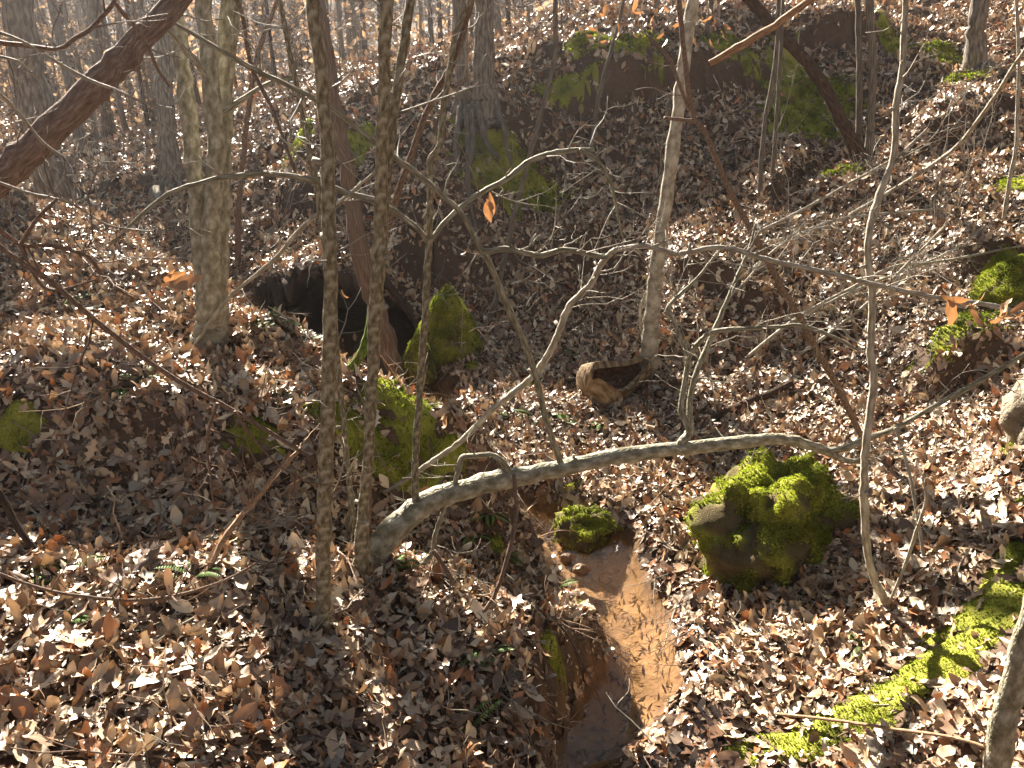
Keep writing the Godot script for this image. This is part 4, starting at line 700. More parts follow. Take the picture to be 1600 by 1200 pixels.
func tube(st: SurfaceTool, p: Array[Vector4], sides: int, lumps := .08, seed_ := 0.0) -> void:
	var rings: Array = []
	var along := 0.0
	var ref := Vector3(.31, .2, .93)
	var vs := PackedFloat32Array()
	for i in p.size():
		var q := Vector3(p[i].x, p[i].y, p[i].z)
		var a := p[maxi(i - 1, 0)]; var b := p[mini(i + 1, p.size() - 1)]
		var dir := Vector3(b.x - a.x, b.y - a.y, b.z - a.z).normalized()
		var u := ref - dir * ref.dot(dir)
		u = u.normalized() if u.length() > .05 else dir.cross(Vector3.RIGHT).normalized()
		ref = u
		var w := dir.cross(u)
		if i > 0: along += q.distance_to(Vector3(p[i - 1].x, p[i - 1].y, p[i - 1].z))
		var row: Array[Vector3] = []
		for s in sides:
			var th := TAU * s / sides
			var r := maxf(p[i].w, .0006)
			r *= 1.0 + lumps * noise.get_noise_3d(cos(th) * 40 + seed_ * 91.0, sin(th) * 40, along * 320.0 / (1.0 + 20.0 * r))
			row.append(q + (u * cos(th) + w * sin(th)) * r)
		rings.append(row)
		vs.append(along)
	for i in rings.size() - 1:
		for s in sides:
			var s2 := (s + 1) % sides
			var u0 := s / float(sides)
			var u1 := (s + 1) / float(sides)
			for q in [[i, s, u0], [i, s2, u1], [i + 1, s, u0], [i + 1, s, u0], [i, s2, u1], [i + 1, s2, u1]]:
				st.set_uv(Vector2(q[2], vs[q[0]]))
				st.add_vertex(rings[q[0]][q[1]])
	for e in [0, rings.size() - 1]:
		var mid := Vector3(p[e].x, p[e].y, p[e].z)
		for s in sides:
			var s2 := (s + 1) % sides
			for q in ([rings[e][s], mid, rings[e][s2]] if e == 0 else [rings[e][s2], mid, rings[e][s]]):
				st.set_uv(Vector2(.5, vs[e]))
				st.add_vertex(q)

func wood(lines: Array, sides: int, per: int, lumps := .08) -> ArrayMesh:
	var st := SurfaceTool.new()
	st.begin(Mesh.PRIMITIVE_TRIANGLES)
	st.set_smooth_group(0)
	var k := 0.0
	for l in lines:
		tube(st, smooth_line(l, per) if per > 1 else l, sides, lumps, k)
		k += 1.0
	st.index()
	st.generate_normals()
	return st.commit()

func v4(p: Vector3, r: float) -> Vector4:
	return Vector4(p.x, p.y, p.z, r)

func v3(p: Vector4) -> Vector3:
	return Vector3(p.x, p.y, p.z)

func twig_from(at: Vector3, dir: Vector3, length: float, r: float, depth: int, out: Array) -> void:
	var l: Array[Vector4] = []
	var p := at
	var n := 5
	var v := dir.normalized()
	for i in n + 1:
		l.append(v4(p, lerpf(r, r * .35, i / float(n))))
		v = (v + Vector3(rng.randfn(0, .22), rng.randfn(.06, .18), rng.randfn(0, .22))).normalized()
		if depth > 0 and i > 0 and i < n and rng.randf() < .6:
			var side := v.cross(Vector3(rng.randfn(0, 1), rng.randfn(0, 1), rng.randfn(0, 1))).normalized()
			twig_from(p, v * .6 + side, length * rng.randf_range(.3, .55), r * .6, depth - 1, out)
		p += v * length / n
	out.append(l)

func build_wood() -> void:
	for w in WOOD:
		var called: String = w[0]
		if called == "hollow_tree_trunk": continue
		grow(w, thing(called, w[1], w[2], Vector3.ZERO, w[3]))

func grow(w: Array, t: Node3D) -> void:
	var first: Array = w[8][0][2]
	t.position = Vector3(first[0], first[1], first[2])
	var back := t.position
	var all: Array = []
	for part in w[8]:
		var l: Array[Vector4] = []
		var a: Array = part[2]
		for i in a.size() / 4:
			l.append(Vector4(a[i * 4] - back.x, a[i * 4 + 1] - back.y, a[i * 4 + 2] - back.z, a[i * 4 + 3]))
		all.append(l)
		var drawn := l.duplicate()
		if w[6] > 0.0 and part[0] in ["trunk", "stem"]:
			# goes on above the frame
			var v := (v3(l[l.size() - 1]) - v3(l[l.size() - 2])).normalized()
			var p := v3(l[l.size() - 1])
			var r := l[l.size() - 1].w
			var n := 5
			for i in n:
				v = (v + Vector3(rng.randfn(0, .08), .12, rng.randfn(0, .08))).normalized()
				p += v * w[6] / n
				drawn.append(v4(p, r * (1.0 - .7 * (i + 1) / n)))
		var thick := l[0].w
		put(part[0], wood([drawn], 14 if thick > .03 else 8, 5, .14 if thick > .03 else .1), M[part[1]], t)
	if w[5] > 0:
		var tw: Array = []
		for k in w[5]:
			var l: Array[Vector4] = all[rng.randi() % all.size()]
			var i := rng.randi_range(maxi(1, l.size() / 4), l.size() - 2) if l.size() > 2 else 0
			var f := rng.randf()
			var p := v3(l[i]).lerp(v3(l[i + 1]), f)
			var dir := (v3(l[i + 1]) - v3(l[i])).normalized()
			var side := dir.cross(Vector3(rng.randfn(0, 1), rng.randfn(0, 1), rng.randfn(0, 1))).normalized()
			twig_from(p, dir * .5 + side, w[7] * rng.randf_range(.35, 1.15), minf(lerpf(l[i].w, l[i + 1].w, f) * .45, .0035), 1, tw)
		for k in mini(w[5], 14):
			var l: Array[Vector4] = all[rng.randi() % all.size()]
			var i := rng.randi_range(0, l.size() - 2)
			var p := v3(l[i]).lerp(v3(l[i + 1]), rng.randf())
			var dir := (v3(l[i + 1]) - v3(l[i])).normalized()
			var side := dir.cross(Vector3(rng.randfn(0, 1), rng.randfn(0, 1), rng.randfn(0, 1))).normalized()
			var r := minf(l[i].w * .5, .009)
			var stub: Array[Vector4] = [v4(p, r * 1.3), v4(p + (dir * .3 + side).normalized() * (l[i].w + rng.randf_range(.008, .03)), r)]
			tw.append(stub)
		var o := put("fine_twigs", wood(tw, 4, 1, 0.0), M["pale" if w[4] in ["beech", "mottle"] else w[4]], t)
		tag(o, "", "", "", "stuff")
	var dry: Array = w[9]
	for i in dry.size() / 4:
		var at := Vector3(dry[i * 4], dry[i * 4 + 1], dry[i * 4 + 2]) - back
		var b := Basis.from_euler(Vector3(rng.randf_range(-1.2, 1.2), rng.randf() * TAU, -PI / 2 + rng.randf_range(-.9, .9))) * Basis.from_scale(Vector3.ONE * float(dry[i * 4 + 3]))
		put("leaf", leaf_shapes[[6, 2, 3, 9, 1][i % 5]], M.dry_leaf, t, Transform3D(b, at))

# ---------------------------------------------------------------- moss, stones
var tuft: ArrayMesh

func moss_color(p: Vector3) -> Color:
	var a := noise.get_noise_3d(p.x * 160, p.y * 160, p.z * 160)
	var b := noise.get_noise_3d(p.x * 700 + 300, p.y * 700, p.z * 700)
	var c := Color(.17, .195, .03).lerp(Color(.5, .5, .095), clampf(.5 + 1.1 * a, 0, 1))
	return c.lerp(Color(.15, .12, .045), clampf(b * 1.2 - .1, 0, .8))

func make_tuft() -> void:
	var st := SurfaceTool.new()
	st.begin(Mesh.PRIMITIVE_TRIANGLES)
	for k in 7:
		var a := TAU * k / 7.0 + rng.randf()
		var out := Vector3(cos(a), 0, sin(a))
		var side := Vector3(-sin(a), 0, cos(a)) * .16
		var lean := rng.randf_range(.25, .9)
		var tip := (out * lean + Vector3.UP).normalized() * rng.randf_range(.7, 1.1)
		var mid := out * lean * .35 + Vector3.UP * .45
		for q in [-side * .5, side * .5, mid + side, -side * .5, mid + side, mid - side, mid - side, mid + side, tip]:
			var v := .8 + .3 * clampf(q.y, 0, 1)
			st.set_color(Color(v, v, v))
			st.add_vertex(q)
	st.generate_normals()
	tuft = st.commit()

func build_moss() -> void:
	make_tuft()
	for p in MOSS:
		var cx: float = p[0]
		var cd: float = p[1]
		var a: float = p[2] * 1.25
		var b: float = p[3] * 1.25
		var t := thing("moss_patch", p[4], "moss", Vector3(cx, ground(cx, cd), -cd), "moss patches on the banks")
		tag(t, "", "", "", "stuff")
		var n := clampi(int(maxf(a, b) / .022), 10, 60)
		var st := SurfaceTool.new()
		st.begin(Mesh.PRIMITIVE_TRIANGLES)
		st.set_smooth_group(0)
		var hs: Array = []
		var list: Array[Transform3D] = []
		var cols := PackedColorArray()
		for j in n + 1:
			var row: Array = []
			for i in n + 1:
				var x := cx + a * (2.0 * i / n - 1.0)
				var d := cd + b * (2.0 * j / n - 1.0)
				var u: float = (x - cx) / p[2]
				var v: float = (d - cd) / p[3]
				var k: float = 1.0 - (u * u + v * v) + 1.1 * noise.get_noise_2d(x * 260 + 10, d * 260) + .35 * noise.get_noise_2d(x * 900, d * 900)
				var lump := .04 * absf(noise.get_noise_2d(x * 420, d * 420 + 90)) + .012
				var up: float = lerpf(-.02, .008 + lump, smoothstep(0.0, .9, k))
				row.append([Vector3(x - t.position.x, ground(x, d) + up - t.position.y, -d - t.position.z), k])
			hs.append(row)
		for j in n:
			for i in n:
				if maxf(maxf(hs[j][i][1], hs[j + 1][i][1]), maxf(hs[j][i + 1][1], hs[j + 1][i + 1][1])) < -.05: continue
				for q in [hs[j][i], hs[j + 1][i], hs[j][i + 1], hs[j][i + 1], hs[j + 1][i], hs[j + 1][i + 1]]:
					st.set_color(moss_color(q[0] + t.position))
					st.add_vertex(q[0])
				if true:
					var area: float = 4.0 * a * b / (n * n)
					var want := area * 5200.0 * clampf(pow(4.0 / cd, 2.0), .12, 1.3)
					for m in int(want) + (1 if rng.randf() < want - int(want) else 0):
						var fu := rng.randf()
						var fv := rng.randf()
						var k: float = lerpf(hs[j][i][1], hs[j + 1][i + 1][1], .5)
						if k < rng.randf() * .3: continue
						var h0: Vector3 = hs[j][i][0]
						var h1: Vector3 = hs[j][i + 1][0]
						var h2: Vector3 = hs[j + 1][i][0]
						var q := h0 + (h1 - h0) * fu + (h2 - h0) * fv
						var s := rng.randf_range(.009, .02) * clampf(cd / 3.5, .8, 3.0)
						list.append(Transform3D(Basis.from_euler(Vector3(rng.randfn(0, .3), rng.randf() * TAU, rng.randfn(0, .3))) * Basis.from_scale(Vector3(s, s, s)), q - Vector3(0, .002, 0)))
						cols.append(moss_color(q + t.position) * rng.randf_range(.75, 1.3))
		st.index()
		st.generate_normals()
		put("cushion", st.commit(), M.moss, t)
		if list.size(): crowd("sprigs", tuft, M.moss_tuft, list, cols, t)

func lump(radii: Vector3, seed_: float, rough: float, mossy: float, n: int, squash := 0.0) -> Array:
	# [mesh, moss sprig transforms, colours]: an uneven boulder, covered with cushions of moss where mossy > 0
	var st := SurfaceTool.new()
	st.begin(Mesh.PRIMITIVE_TRIANGLES)
	st.set_smooth_group(0)
	var grid: Array = []
	for j in n + 1:
		var row: Array = []
		for i in n * 2 + 1:
			var th := TAU * (i % (n * 2)) / (n * 2.0)
			var ph := PI * j / n
			var dir := Vector3(sin(ph) * cos(th), cos(ph), sin(ph) * sin(th))
			var q := dir * 60.0 + Vector3(seed_ * 113, seed_ * 37, 0)
			var r := 1.0 + rough * noise.get_noise_3d(q.x, q.y, q.z) + rough * .35 * noise.get_noise_3d(q.x * 3, q.y * 3, q.z * 3)
			var k := noise.get_noise_3d(q.x * 1.6 + 200, q.y * 1.6, q.z * 1.6) + mossy + .25 * dir.y
			var cushion := clampf(k * 4.0, 0, 1) if mossy > -1.0 else 0.0
			r += cushion * (.05 + .09 * absf(noise.get_noise_3d(q.x * 4.5, q.y * 4.5 + 60, q.z * 4.5)))
			var pos := Vector3(dir.x * radii.x, dir.y * radii.y, dir.z * radii.z) * r
			pos.x *= 1.0 - squash * clampf(dir.y, -.3, 1.0)
			pos.z *= 1.0 - squash * clampf(dir.y, -.3, 1.0)
			row.append([pos, cushion])
		grid.append(row)
	var list: Array[Transform3D] = []
	var cols := PackedColorArray()
	for j in n:
		for i in n * 2:
			var quad := [grid[j][i], grid[j][i + 1], grid[j + 1][i], grid[j + 1][i], grid[j][i + 1], grid[j + 1][i + 1]]
			for q in quad:
				var earth := Color(.10, .075, .04).lerp(Color(.2, .16, .1), .5 + .5 * noise.get_noise_3d(q[0].x * 400, q[0].y * 400, q[0].z * 400))
				st.set_color(earth.lerp(moss_color(q[0] + Vector3(seed_, 0, 0)) * .8, q[1]))
				st.add_vertex(q[0])
			if mossy > -1.0 and grid[j][i][1] > .3:
				var e1: Vector3 = grid[j][i + 1][0] - grid[j][i][0]
				var e2: Vector3 = grid[j + 1][i][0] - grid[j][i][0]
				var nrm := e2.cross(e1)
				if nrm.dot(grid[j][i][0]) < 0.0: nrm = -nrm
				var want := nrm.length() * 6500.0
				nrm = nrm.normalized()
				for m in int(want) + (1 if rng.randf() < want - int(want) else 0):
					var q: Vector3 = grid[j][i][0] + e1 * rng.randf() + e2 * rng.randf()
					var up := (nrm + Vector3(rng.randfn(0, .25), .35 + rng.randfn(0, .25), rng.randfn(0, .25))).normalized()
					var side := up.cross(Vector3(rng.randfn(0, 1), rng.randfn(0, 1), rng.randfn(0, 1))).normalized()
					var s := rng.randf_range(.01, .021)
					list.append(Transform3D(Basis(side, up, side.cross(up)) * Basis.from_scale(Vector3(s, s, s)), q - nrm * .002))
					cols.append(moss_color(q + Vector3(seed_, 0, 0)) * rng.randf_range(.75, 1.3))
	st.index()
	st.generate_normals()
	return [st.commit(), list, cols]

func boulder(called: String, label: String, category: String, at: Vector3, radii: Vector3, turn: float, seed_: float, rough: float, mossy: float, squash := 0.0, m := "moss") -> void:
	var t := thing(called, label, category, at)
	t.rotation.y = turn
	var l := lump(radii, seed_, rough, mossy, clampi(int(maxf(radii.x, radii.y) / .012), 10, 34), squash)
	put("body", l[0], M[m], t)
	if l[1].size():
		var o := crowd("moss", tuft, M.moss_tuft, l[1], l[2], t)
		tag(o, "", "", "", "stuff")

func build_boulders() -> void:
	boulder("mossy_boulder", "large round boulder cushioned in green moss on the right bank", "boulder", Vector3(1.586, .216, -3.97), Vector3(.47, .4, .38), 0.4, 1.4, 0.46, 0.03, 0.0, "moss")
	boulder("mossy_stump", "cone shaped mossy stump standing in the ravine beside the dark pool", "stump", Vector3(-.634, .302, -7.15), Vector3(.29, .46, .27), 0.3, 2.0, 0.22, 0.3, 0.35, "moss")
	boulder("mossy_stone", "mossy stone at the bend of the stream under the leaning trunk", "stone", Vector3(.493, .01, -4.33), Vector3(.23, .11, .14), 0.3, 3.0, 0.6, 0.05, 0.0, "moss")
	boulder("pale_rock", "pale rough rock cut by the right edge of the picture", "rock", Vector3(3.04, 1.061, -3.95), Vector3(.17, .3, .22), 0.3, 4.0, 0.3, -2.0, 0.1, "stone")
	boulder("mossy_mound", "dark mossy mound behind the hollow tree", "mound", Vector3(1.687, .266, -6.5), Vector3(.36, .3, .25), 0.2, 5.0, 0.3, 0.2, 0.0, "moss")
	boulder("mossy_stone", "dark shaggy stone at the pool's right edge below the stump", "stone", Vector3(-.882, .161, -6.75), Vector3(.13, .27, .13), 0.2, 6.0, 0.35, 0.05, 0.2, "moss")
	boulder("mossy_mound", "moss topped mound at the right edge above the dry orange leaves", "mound", Vector3(3.861, 1.249, -5.6), Vector3(.33, .26, .25), 0.2, 7.0, 0.3, 0.3, 0.0, "moss")
	boulder("stone", "rounded stone under shallow water, largest near the bend", "stone", Vector3(.429, .002, -3.9), Vector3(.055, .035, .04), 0.2, 8.0, 0.3, -2.0, 0.0, "wet_stone")
	boulder("stone", "small round stone under water left of the largest one", "stone", Vector3(.34, .015, -4), Vector3(.04, .028, .03), 0.2, 9.0, 0.3, -2.0, 0.0, "wet_stone")
	boulder("stone", "wet brown stone at the stream's right margin", "stone", Vector3(.887, -.004, -3.12), Vector3(.03, .022, .028), 0.2, 10.0, 0.3, -2.0, 0.0, "wet_stone")

# ---------------------------------------------------------------- ferns
func frond_mesh(pairs: int, droop: float, sway: float) -> ArrayMesh:
	# an evergreen fern frond, 1 unit long, along +X, arching over
	var st := SurfaceTool.new()
	st.begin(Mesh.PRIMITIVE_TRIANGLES)
	var p := Vector3.ZERO
	var ang := .75
	var yaw := 0.0
	for i in pairs:
		var t := i / float(pairs)
		var dir := Vector3(cos(ang) * cos(yaw), sin(ang), cos(ang) * sin(yaw))
		var next := p + dir / pairs
		ang -= droop / pairs
		yaw += sway / pairs
		var side := Vector3(-sin(yaw), 0, cos(yaw))
		var up := side.cross(dir).normalized()
		if up.y < 0: up = -up
		for q in [p - side * .006, next - side * .006, p + side * .006, p + side * .006, next - side * .006, next + side * .006]:
			st.set_color(Color(.12, .12, .05)); st.set_normal(up); st.add_vertex(q)
		if t > .12:
			var w := .25 * pow(sin(PI * clampf(t * .92 + .08, 0, 1)), .7) * (1.0 if t > .2 else .7) + .015
			for s: float in [-1.0, 1.0]:
				var o := side * s
				var tip: Vector3 = p + o * w + dir * w * .35 - up * w * .25
				var a: Vector3 = p + dir * .02 + o * w * .3 + up * .006
				var b: Vector3 = p - dir * .019 + o * w * .25
				var c: Vector3 = p + dir * .012 + o * w * .75 - up * w * .08
				var base0: Vector3 = p + dir * .012
				var base1: Vector3 = p - dir * .012
				var g := Color(.06, .15, .035).lerp(Color(.15, .27, .045), t)
				for tri in [[base0, a, base1], [base1, a, b], [a, c, b], [b, c, tip]]:
					var n: Vector3 = (tri[1] - tri[0]).cross(tri[2] - tri[0]).normalized()
					if n.y < 0: n = -n
					for q in tri:
						st.set_color(g); st.set_normal(n); st.add_vertex(q)
		p = next
	return st.commit()

func build_ferns() -> void:
	var fronds: Array[ArrayMesh] = [frond_mesh(17, 1.2, .3), frond_mesh(19, 1.5, -.4), frond_mesh(16, .9, .1)]
	for f in FERNS:
		var at := Vector3(f[0], ground(f[0], f[1]) + .01, -f[1])
		var t := thing("fern", f[3], "fern", at, "evergreen ferns among the leaves")
		var n := rng.randi_range(2, 4)
		for k in n:
			var s: float = f[2] * rng.randf_range(.55, .9)
			put("frond", fronds[rng.randi() % 3], M.fern, t, Transform3D(Basis(Vector3.UP, TAU * k / n + rng.randfn(0, .4)) * Basis(Vector3(0, 0, 1), rng.randf_range(-.45, .15)) * Basis.from_scale(Vector3(s, s, s)), Vector3.ZERO))

# ---------------------------------------------------------------- the hollow tree
func build_hollow_tree() -> void:
	var w: Array
	for k in WOOD:
		if k[0] == "hollow_tree_trunk": w = k
	var t := thing("hollow_tree", "grey tree whose swollen slipper shaped foot is hollow and open on top", "tree")
	grow(w, t)
	var a := HOLLOW_FROM - t.position
	var b := HOLLOW_TO - t.position
	var axis := (b - a)
	var dir := axis.normalized()
	var up := (Vector3.UP - dir * dir.y).normalized()
	up = up.rotated(dir, -.5)
	var side := dir.cross(up)
	var outer: Array = []
	var inner: Array = []
	var n := 22
	var m := 22
	for i in n + 1:
		var s := i / float(n)
		var q := a + axis * s - up * .05 * sin(PI * s)
		var r := .10 + .12 * smoothstep(.0, .8, s)
		r *= sqrt(maxf(0.0, 1.0 - pow(clampf((s - .84) / .16, 0, 1), 2.2))) if s > .84 else 1.0
		var gap := 1.0 * pow(clampf(sin(PI * clampf((s - .02) / .9, 0, 1)), 0, 1), .55)
		var ro: Array[Vector3] = []
		var ri: Array[Vector3] = []
		for k in m + 1:
			var th := gap + (TAU - 2.0 * gap) * k / m
			var v := up * cos(th) + side * sin(th)
			var lumps := 1.0 + .1 * noise.get_noise_3d(v.x * 60 + 9, v.y * 60, s * 90.0)
			var lip := 1.0 + .05 * exp(-8.0 * minf(k, m - k) / m) * (1.0 if gap > .1 else 0.0)
			ro.append(q + v * r * lumps * lip)
			ri.append(q + v * maxf(r * lumps * .8 - .012, .001))
		outer.append(ro); inner.append(ri)
	var so := SurfaceTool.new()
	so.begin(Mesh.PRIMITIVE_TRIANGLES)
	so.set_smooth_group(0)
	var si := SurfaceTool.new()
	si.begin(Mesh.PRIMITIVE_TRIANGLES)
	si.set_smooth_group(0)
	for i in n:
		for k in m:
			for q in [[i, k], [i + 1, k], [i, k + 1], [i, k + 1], [i + 1, k], [i + 1, k + 1]]:
				so.set_uv(Vector2(q[1] / float(m), q[0] / float(n)))
				so.add_vertex(outer[q[0]][q[1]])
			for q in [[i, k], [i, k + 1], [i + 1, k], [i + 1, k], [i, k + 1], [i + 1, k + 1]]:
				si.set_uv(Vector2(q[1] / float(m), q[0] / float(n)))
				si.add_vertex(inner[q[0]][q[1]])
		for e in [0, m]:
			for q in [[outer, i], [inner, i], [outer, i + 1], [outer, i + 1], [inner, i], [inner, i + 1]]:
				so.set_uv(Vector2(.1, q[1] / float(n)))
				so.add_vertex(q[0][q[1]][e])
	so.generate_normals(); si.generate_normals()
	var f := put("hollow_foot", so.commit(), M.hollow, t)
	tag(f, "tan swollen foot with a rolled rim")
	put("hollow_lining", si.commit(), M.rotten, f)

# ---------------------------------------------------------------- the woods beyond
func bare_tree(height: float, r: float) -> Array:
	# [trunk mesh, crown mesh of bare limbs]
	var l: Array[Vector4] = []
	var v := Vector3(rng.randfn(0, .03), 1, rng.randfn(0, .03))
	var p := Vector3(0, -.3, 0)
	var n := 12
	for i in n + 1:
		var t := i / float(n)
		l.append(v4(p, r * (1.0 - .88 * t) * (1.5 if i == 0 else (1.12 if i == 1 else 1.0))))
		p += v.normalized() * height / n * (.35 if i == 0 else 1.0)
		v += Vector3(rng.randfn(0, .035), .05, rng.randfn(0, .035))
	var limbs: Array = []
	for k in 6:
		var i := rng.randi_range(7, n - 1)
		var a := rng.randf() * TAU
		var d := Vector3(cos(a), rng.randf_range(.35, 1.1), sin(a))
		twig_from(v3(l[i]), d, height * rng.randf_range(.08, .16), l[i].w * .22, 1, limbs)
	for k in 3:
		var a := rng.randf() * TAU
		twig_from(v3(l[rng.randi_range(2, 3)]), Vector3(cos(a), .3, sin(a)), rng.randf_range(.5, 1.4), r * .12, 1, limbs)
	return [wood([l], 9, 2, .12), wood(limbs, 4, 1, 0.0)]

func build_woods() -> void:
	var kinds: Array = []
	for k in 5: kinds.append(bare_tree(rng.randf_range(8.5, 10.5), .12))
	var i := 0
	for q in TRUNKS:
		var t := thing("forest_tree", "slender bare tree trunk in the woods beyond the ravine", "tree", Vector3(q[0], ground(q[0], q[1]), -q[1]), "bare trees in the woods beyond")
		t.rotation.y = rng.randf() * TAU
		var s: float = q[2] / .12
		t.scale = Vector3(s, rng.randf_range(.85, 1.1), s)
		var k: Array = kinds[i % 5]
		put("trunk", k[0], M["dark" if i % 3 == 0 else "rough"], t)
		put("crown", k[1], M.rough, t)
		i += 1
	# young beeches that keep their dry leaves
	var protos: Array = []
	for k in 3:
		var h := rng.randf_range(3.0, 5.0)
		var l: Array[Vector4] = []
		var p := Vector3(0, -.1, 0)
		for j in 7:
			l.append(v4(p, .028 * (1.0 - j / 8.0)))
			p += Vector3(rng.randfn(0, .06), h / 6.0, rng.randfn(0, .06))
		var br: Array = []
		for j in 20:
			var a := rng.randf() * TAU
			var at := l[rng.randi_range(1, 5)]
			twig_from(v3(at), Vector3(cos(a), .25, sin(a)), rng.randf_range(.6, 1.5), .009, 1, br)
		var list: Array[Transform3D] = []
		var cols := PackedColorArray()
		for b in br:
			for m in rng.randi_range(2, 7):
				var at: Vector3 = v3(b[rng.randi_range(2, 5)]) + Vector3(rng.randfn(0, .05), rng.randfn(-.05, .03), rng.randfn(0, .05))
				list.append(Transform3D(Basis.from_euler(Vector3(rng.randfn(0, .6), rng.randf() * TAU, -1.2 + rng.randfn(0, .4))) * Basis.from_scale(Vector3.ONE * rng.randf_range(.07, .12)), at))
				cols.append(Color(.48, .35, .23).lerp(Color(.6, .5, .38), rng.randf()))
		protos.append([wood([l], 6, 2, .1), wood(br, 4, 1, 0.0), list, cols])
	for q in YOUNG:
		var t := thing("young_beech", "young beech holding tan dry leaves in the woods at upper left", "tree", Vector3(q[0], ground(q[0], q[1]), -q[1]), "young beeches with dry leaves")
		t.rotation.y = rng.randf() * TAU
		t.scale = Vector3.ONE * rng.randf_range(.8, 1.3)
		var k: Array = protos[rng.randi() % 3]
		put("trunk", k[0], M.redthin, t)
		put("branches", k[1], M.redthin, t)
		var o := crowd("crown", leaf_shapes[0], M.far_leaf, k[2], k[3], t)
		tag(o, "", "", "", "stuff")
	# trunks too far to tell apart
	var list: Array[Transform3D] = []
	for k in 3800:
		var d := 27.0 + 80.0 * sqrt(rng.randf())
		var x := rng.randf_range(-.85, .75) * d - 4.0
		var s := rng.randf_range(.35, 1.2)
		list.append(Transform3D(Basis(Vector3.UP, rng.randf() * TAU) * Basis.from_scale(Vector3(s, rng.randf_range(.8, 1.1), s)), Vector3(x, ground(x, d), -d)))
	var far := thing("distant_woods", "hazy mass of bare trunks on the far hillside", "woods")
	tag(far, "", "", "", "stuff")
	var brush: Array[Transform3D] = []
	for k in 420:
		var d := 13.0 + 40.0 * rng.randf()
		var x := rng.randf_range(-.8, .12) * d
		var s := rng.randf_range(.5, 1.2)
		brush.append(Transform3D(Basis(Vector3.UP, rng.randf() * TAU) * Basis.from_scale(Vector3(s, s, s)), Vector3(x, ground(x, d), -d)))
	crowd("brush", protos[0][1], M.redthin, brush.slice(0, 200), PackedColorArray(), far)
	crowd("brush", protos[1][1], M.redthin, brush.slice(200), PackedColorArray(), far)
	crowd("trunks", kinds[0][0], M.rough, list, PackedColorArray(), far)
	crowd("crowns", kinds[0][1], M.rough, list.slice(0, 400), PackedColorArray(), far)
	var ll: Array[Transform3D] = []
	var lc := PackedColorArray()
	for k in 10000:
		var d := 16.0 + 50.0 * pow(rng.randf(), 1.3)
		var x := rng.randf_range(-.8, .05) * d
		if noise.get_noise_2d(x * 14, d * 14) < -.05: continue
		var s := rng.randf_range(.09, .16) * (1.0 + d / 40.0)
		ll.append(Transform3D(Basis.from_euler(Vector3(rng.randfn(0, .8), rng.randf() * TAU, rng.randfn(0, 1.0))) * Basis.from_scale(Vector3(s, s, s)), Vector3(x, ground(x, d) + .2 + absf(rng.randfn(0, 1.6)), -d)))
		lc.append(Color(.44, .33, .22).lerp(Color(.56, .47, .36), rng.randf()))
	crowd("dry_foliage", leaf_shapes[0], M.far_leaf, ll, lc, far)

func build_litter_twigs() -> void:
	var kinds: Array[ArrayMesh] = []
	for k in 5:
		var l: Array = []
		twig_from(Vector3.ZERO, Vector3(1, .05, rng.randfn(0, .2)), 1.0, .011, 1, l)
		for a in l:
			for i in a.size(): a[i].y *= .35
		kinds.append(wood(l, 4, 1, 0.0))
	var o := thing("fallen_twigs", "thin dead twigs scattered over the fallen leaves", "twigs")
	tag(o, "", "", "", "stuff")
	for k in 5:
		var list: Array[Transform3D] = []
		for i in 420:
			var d := 1.6 + 9.0 * pow(rng.randf(), 1.2)
			var x := rng.randf_range(-.72, .72) * d
			var h := ground(x, d)
			if h < .03: continue
			var n := slope(x, d)
			var f := n.cross(Vector3(rng.randfn(0, 1), 0, rng.randfn(0, 1))).normalized()
			var s := rng.randf_range(.1, .5)
			list.append(Transform3D(Basis(f, n, f.cross(n)) * Basis.from_scale(Vector3(s, s, s)), Vector3(x, h + .025, -d)))
		crowd("twigs", kinds[k], M[["pale", "redthin", "tan", "redthin", "pale"][k]], list, PackedColorArray(), o)

func build_shoots() -> void:
	for q in SHOOTS:
		var t := thing("bare_shoot", q[3], "shoot", Vector3(q[0], ground(q[0], q[1]), -q[1]), "bare shrub shoots on the banks")
		for k in rng.randi_range(1, 3):
			var l: Array = []
			var a := rng.randf() * TAU
			twig_from(Vector3(.04 * cos(a), -.04, .04 * sin(a)), Vector3(.3 * cos(a), 1.6, .3 * sin(a)), q[2] * rng.randf_range(.7, 1.1), .0045, 2, l)
			put("stem", wood(l, 5, 1, 0.0), M["pale" if rng.randf() < .5 else "redthin"], t)

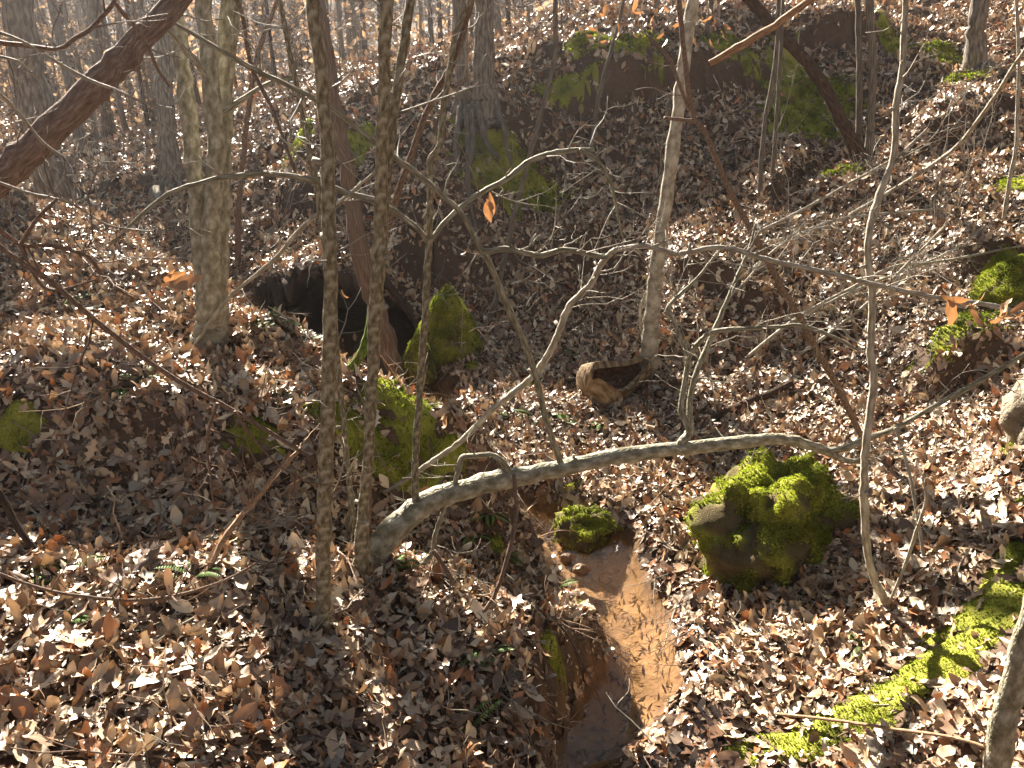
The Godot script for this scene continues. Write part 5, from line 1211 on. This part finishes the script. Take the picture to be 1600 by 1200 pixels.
func _ready() -> void:
	rng.seed = 4021
	noise.seed = 17
	noise.frequency = .02
	noise.fractal_octaves = 3
	# camera
	var cam := Camera3D.new()
	cam.name = "camera"
	add_child(cam)
	cam.position = Vector3(0, 3.0, 0)
	cam.rotation_degrees = Vector3(-24, 0, 0)
	cam.fov = 53.0
	cam.near = .05
	cam.far = 400.0
	cam.current = true
	# sky, air and exposure
	var e := Environment.new()
	e.background_mode = Environment.BG_SKY
	var sky := Sky.new()
	var sm := ProceduralSkyMaterial.new()
	sm.sky_top_color = Color(.52, .57, .64)
	sm.sky_horizon_color = Color(.90, .89, .87)
	sm.sky_curve = .2
	sm.ground_bottom_color = Color(.2, .16, .12)
	sm.ground_horizon_color = Color(.6, .6, .6)
	sm.sun_angle_max = 40.0
	sm.sun_curve = .12
	sky.sky_material = sm
	e.sky = sky
	e.background_energy_multiplier = .13
	e.tonemap_mode = Environment.TONE_MAPPER_LINEAR
	e.tonemap_exposure = 5.9
	e.sdfgi_enabled = true
	e.ssao_enabled = true
	e.ssil_enabled = true
	e.volumetric_fog_enabled = true
	e.volumetric_fog_density = .0012
	e.volumetric_fog_albedo = Color(.95, .97, 1.0)
	e.volumetric_fog_anisotropy = .75
	var we := WorldEnvironment.new()
	we.name = "environment"
	we.environment = e
	add_child(we)
	# low winter sun, ahead and to the left of the camera
	var sun := DirectionalLight3D.new()
	sun.name = "sun"
	add_child(sun)
	var az := deg_to_rad(-23.0)
	var el := deg_to_rad(29.0)
	var to_sun := Vector3(cos(el) * sin(az), sin(el), -cos(el) * cos(az))
	sun.look_at_from_position(Vector3.ZERO, -to_sun)
	sun.light_energy = 1.6
	sun.light_color = Color(1.0, .955, .885)
	sun.light_angular_distance = .5
	sun.shadow_enabled = true
	make_materials()
	solve_tps()
	build_grid()
	print("grid ", Time.get_ticks_msec())
	var g := build_ground()
	build_stream()
	print("ground ", Time.get_ticks_msec())
	make_leaf_shapes()
	build_woods()
	build_wood()
	build_hollow_tree()
	print("wood ", Time.get_ticks_msec())
	build_moss()
	build_boulders()
	build_ferns()
	print("moss ", Time.get_ticks_msec())
	build_shoots()
	build_litter_twigs()
	build_litter(g)
	print("litter ", Time.get_ticks_msec())
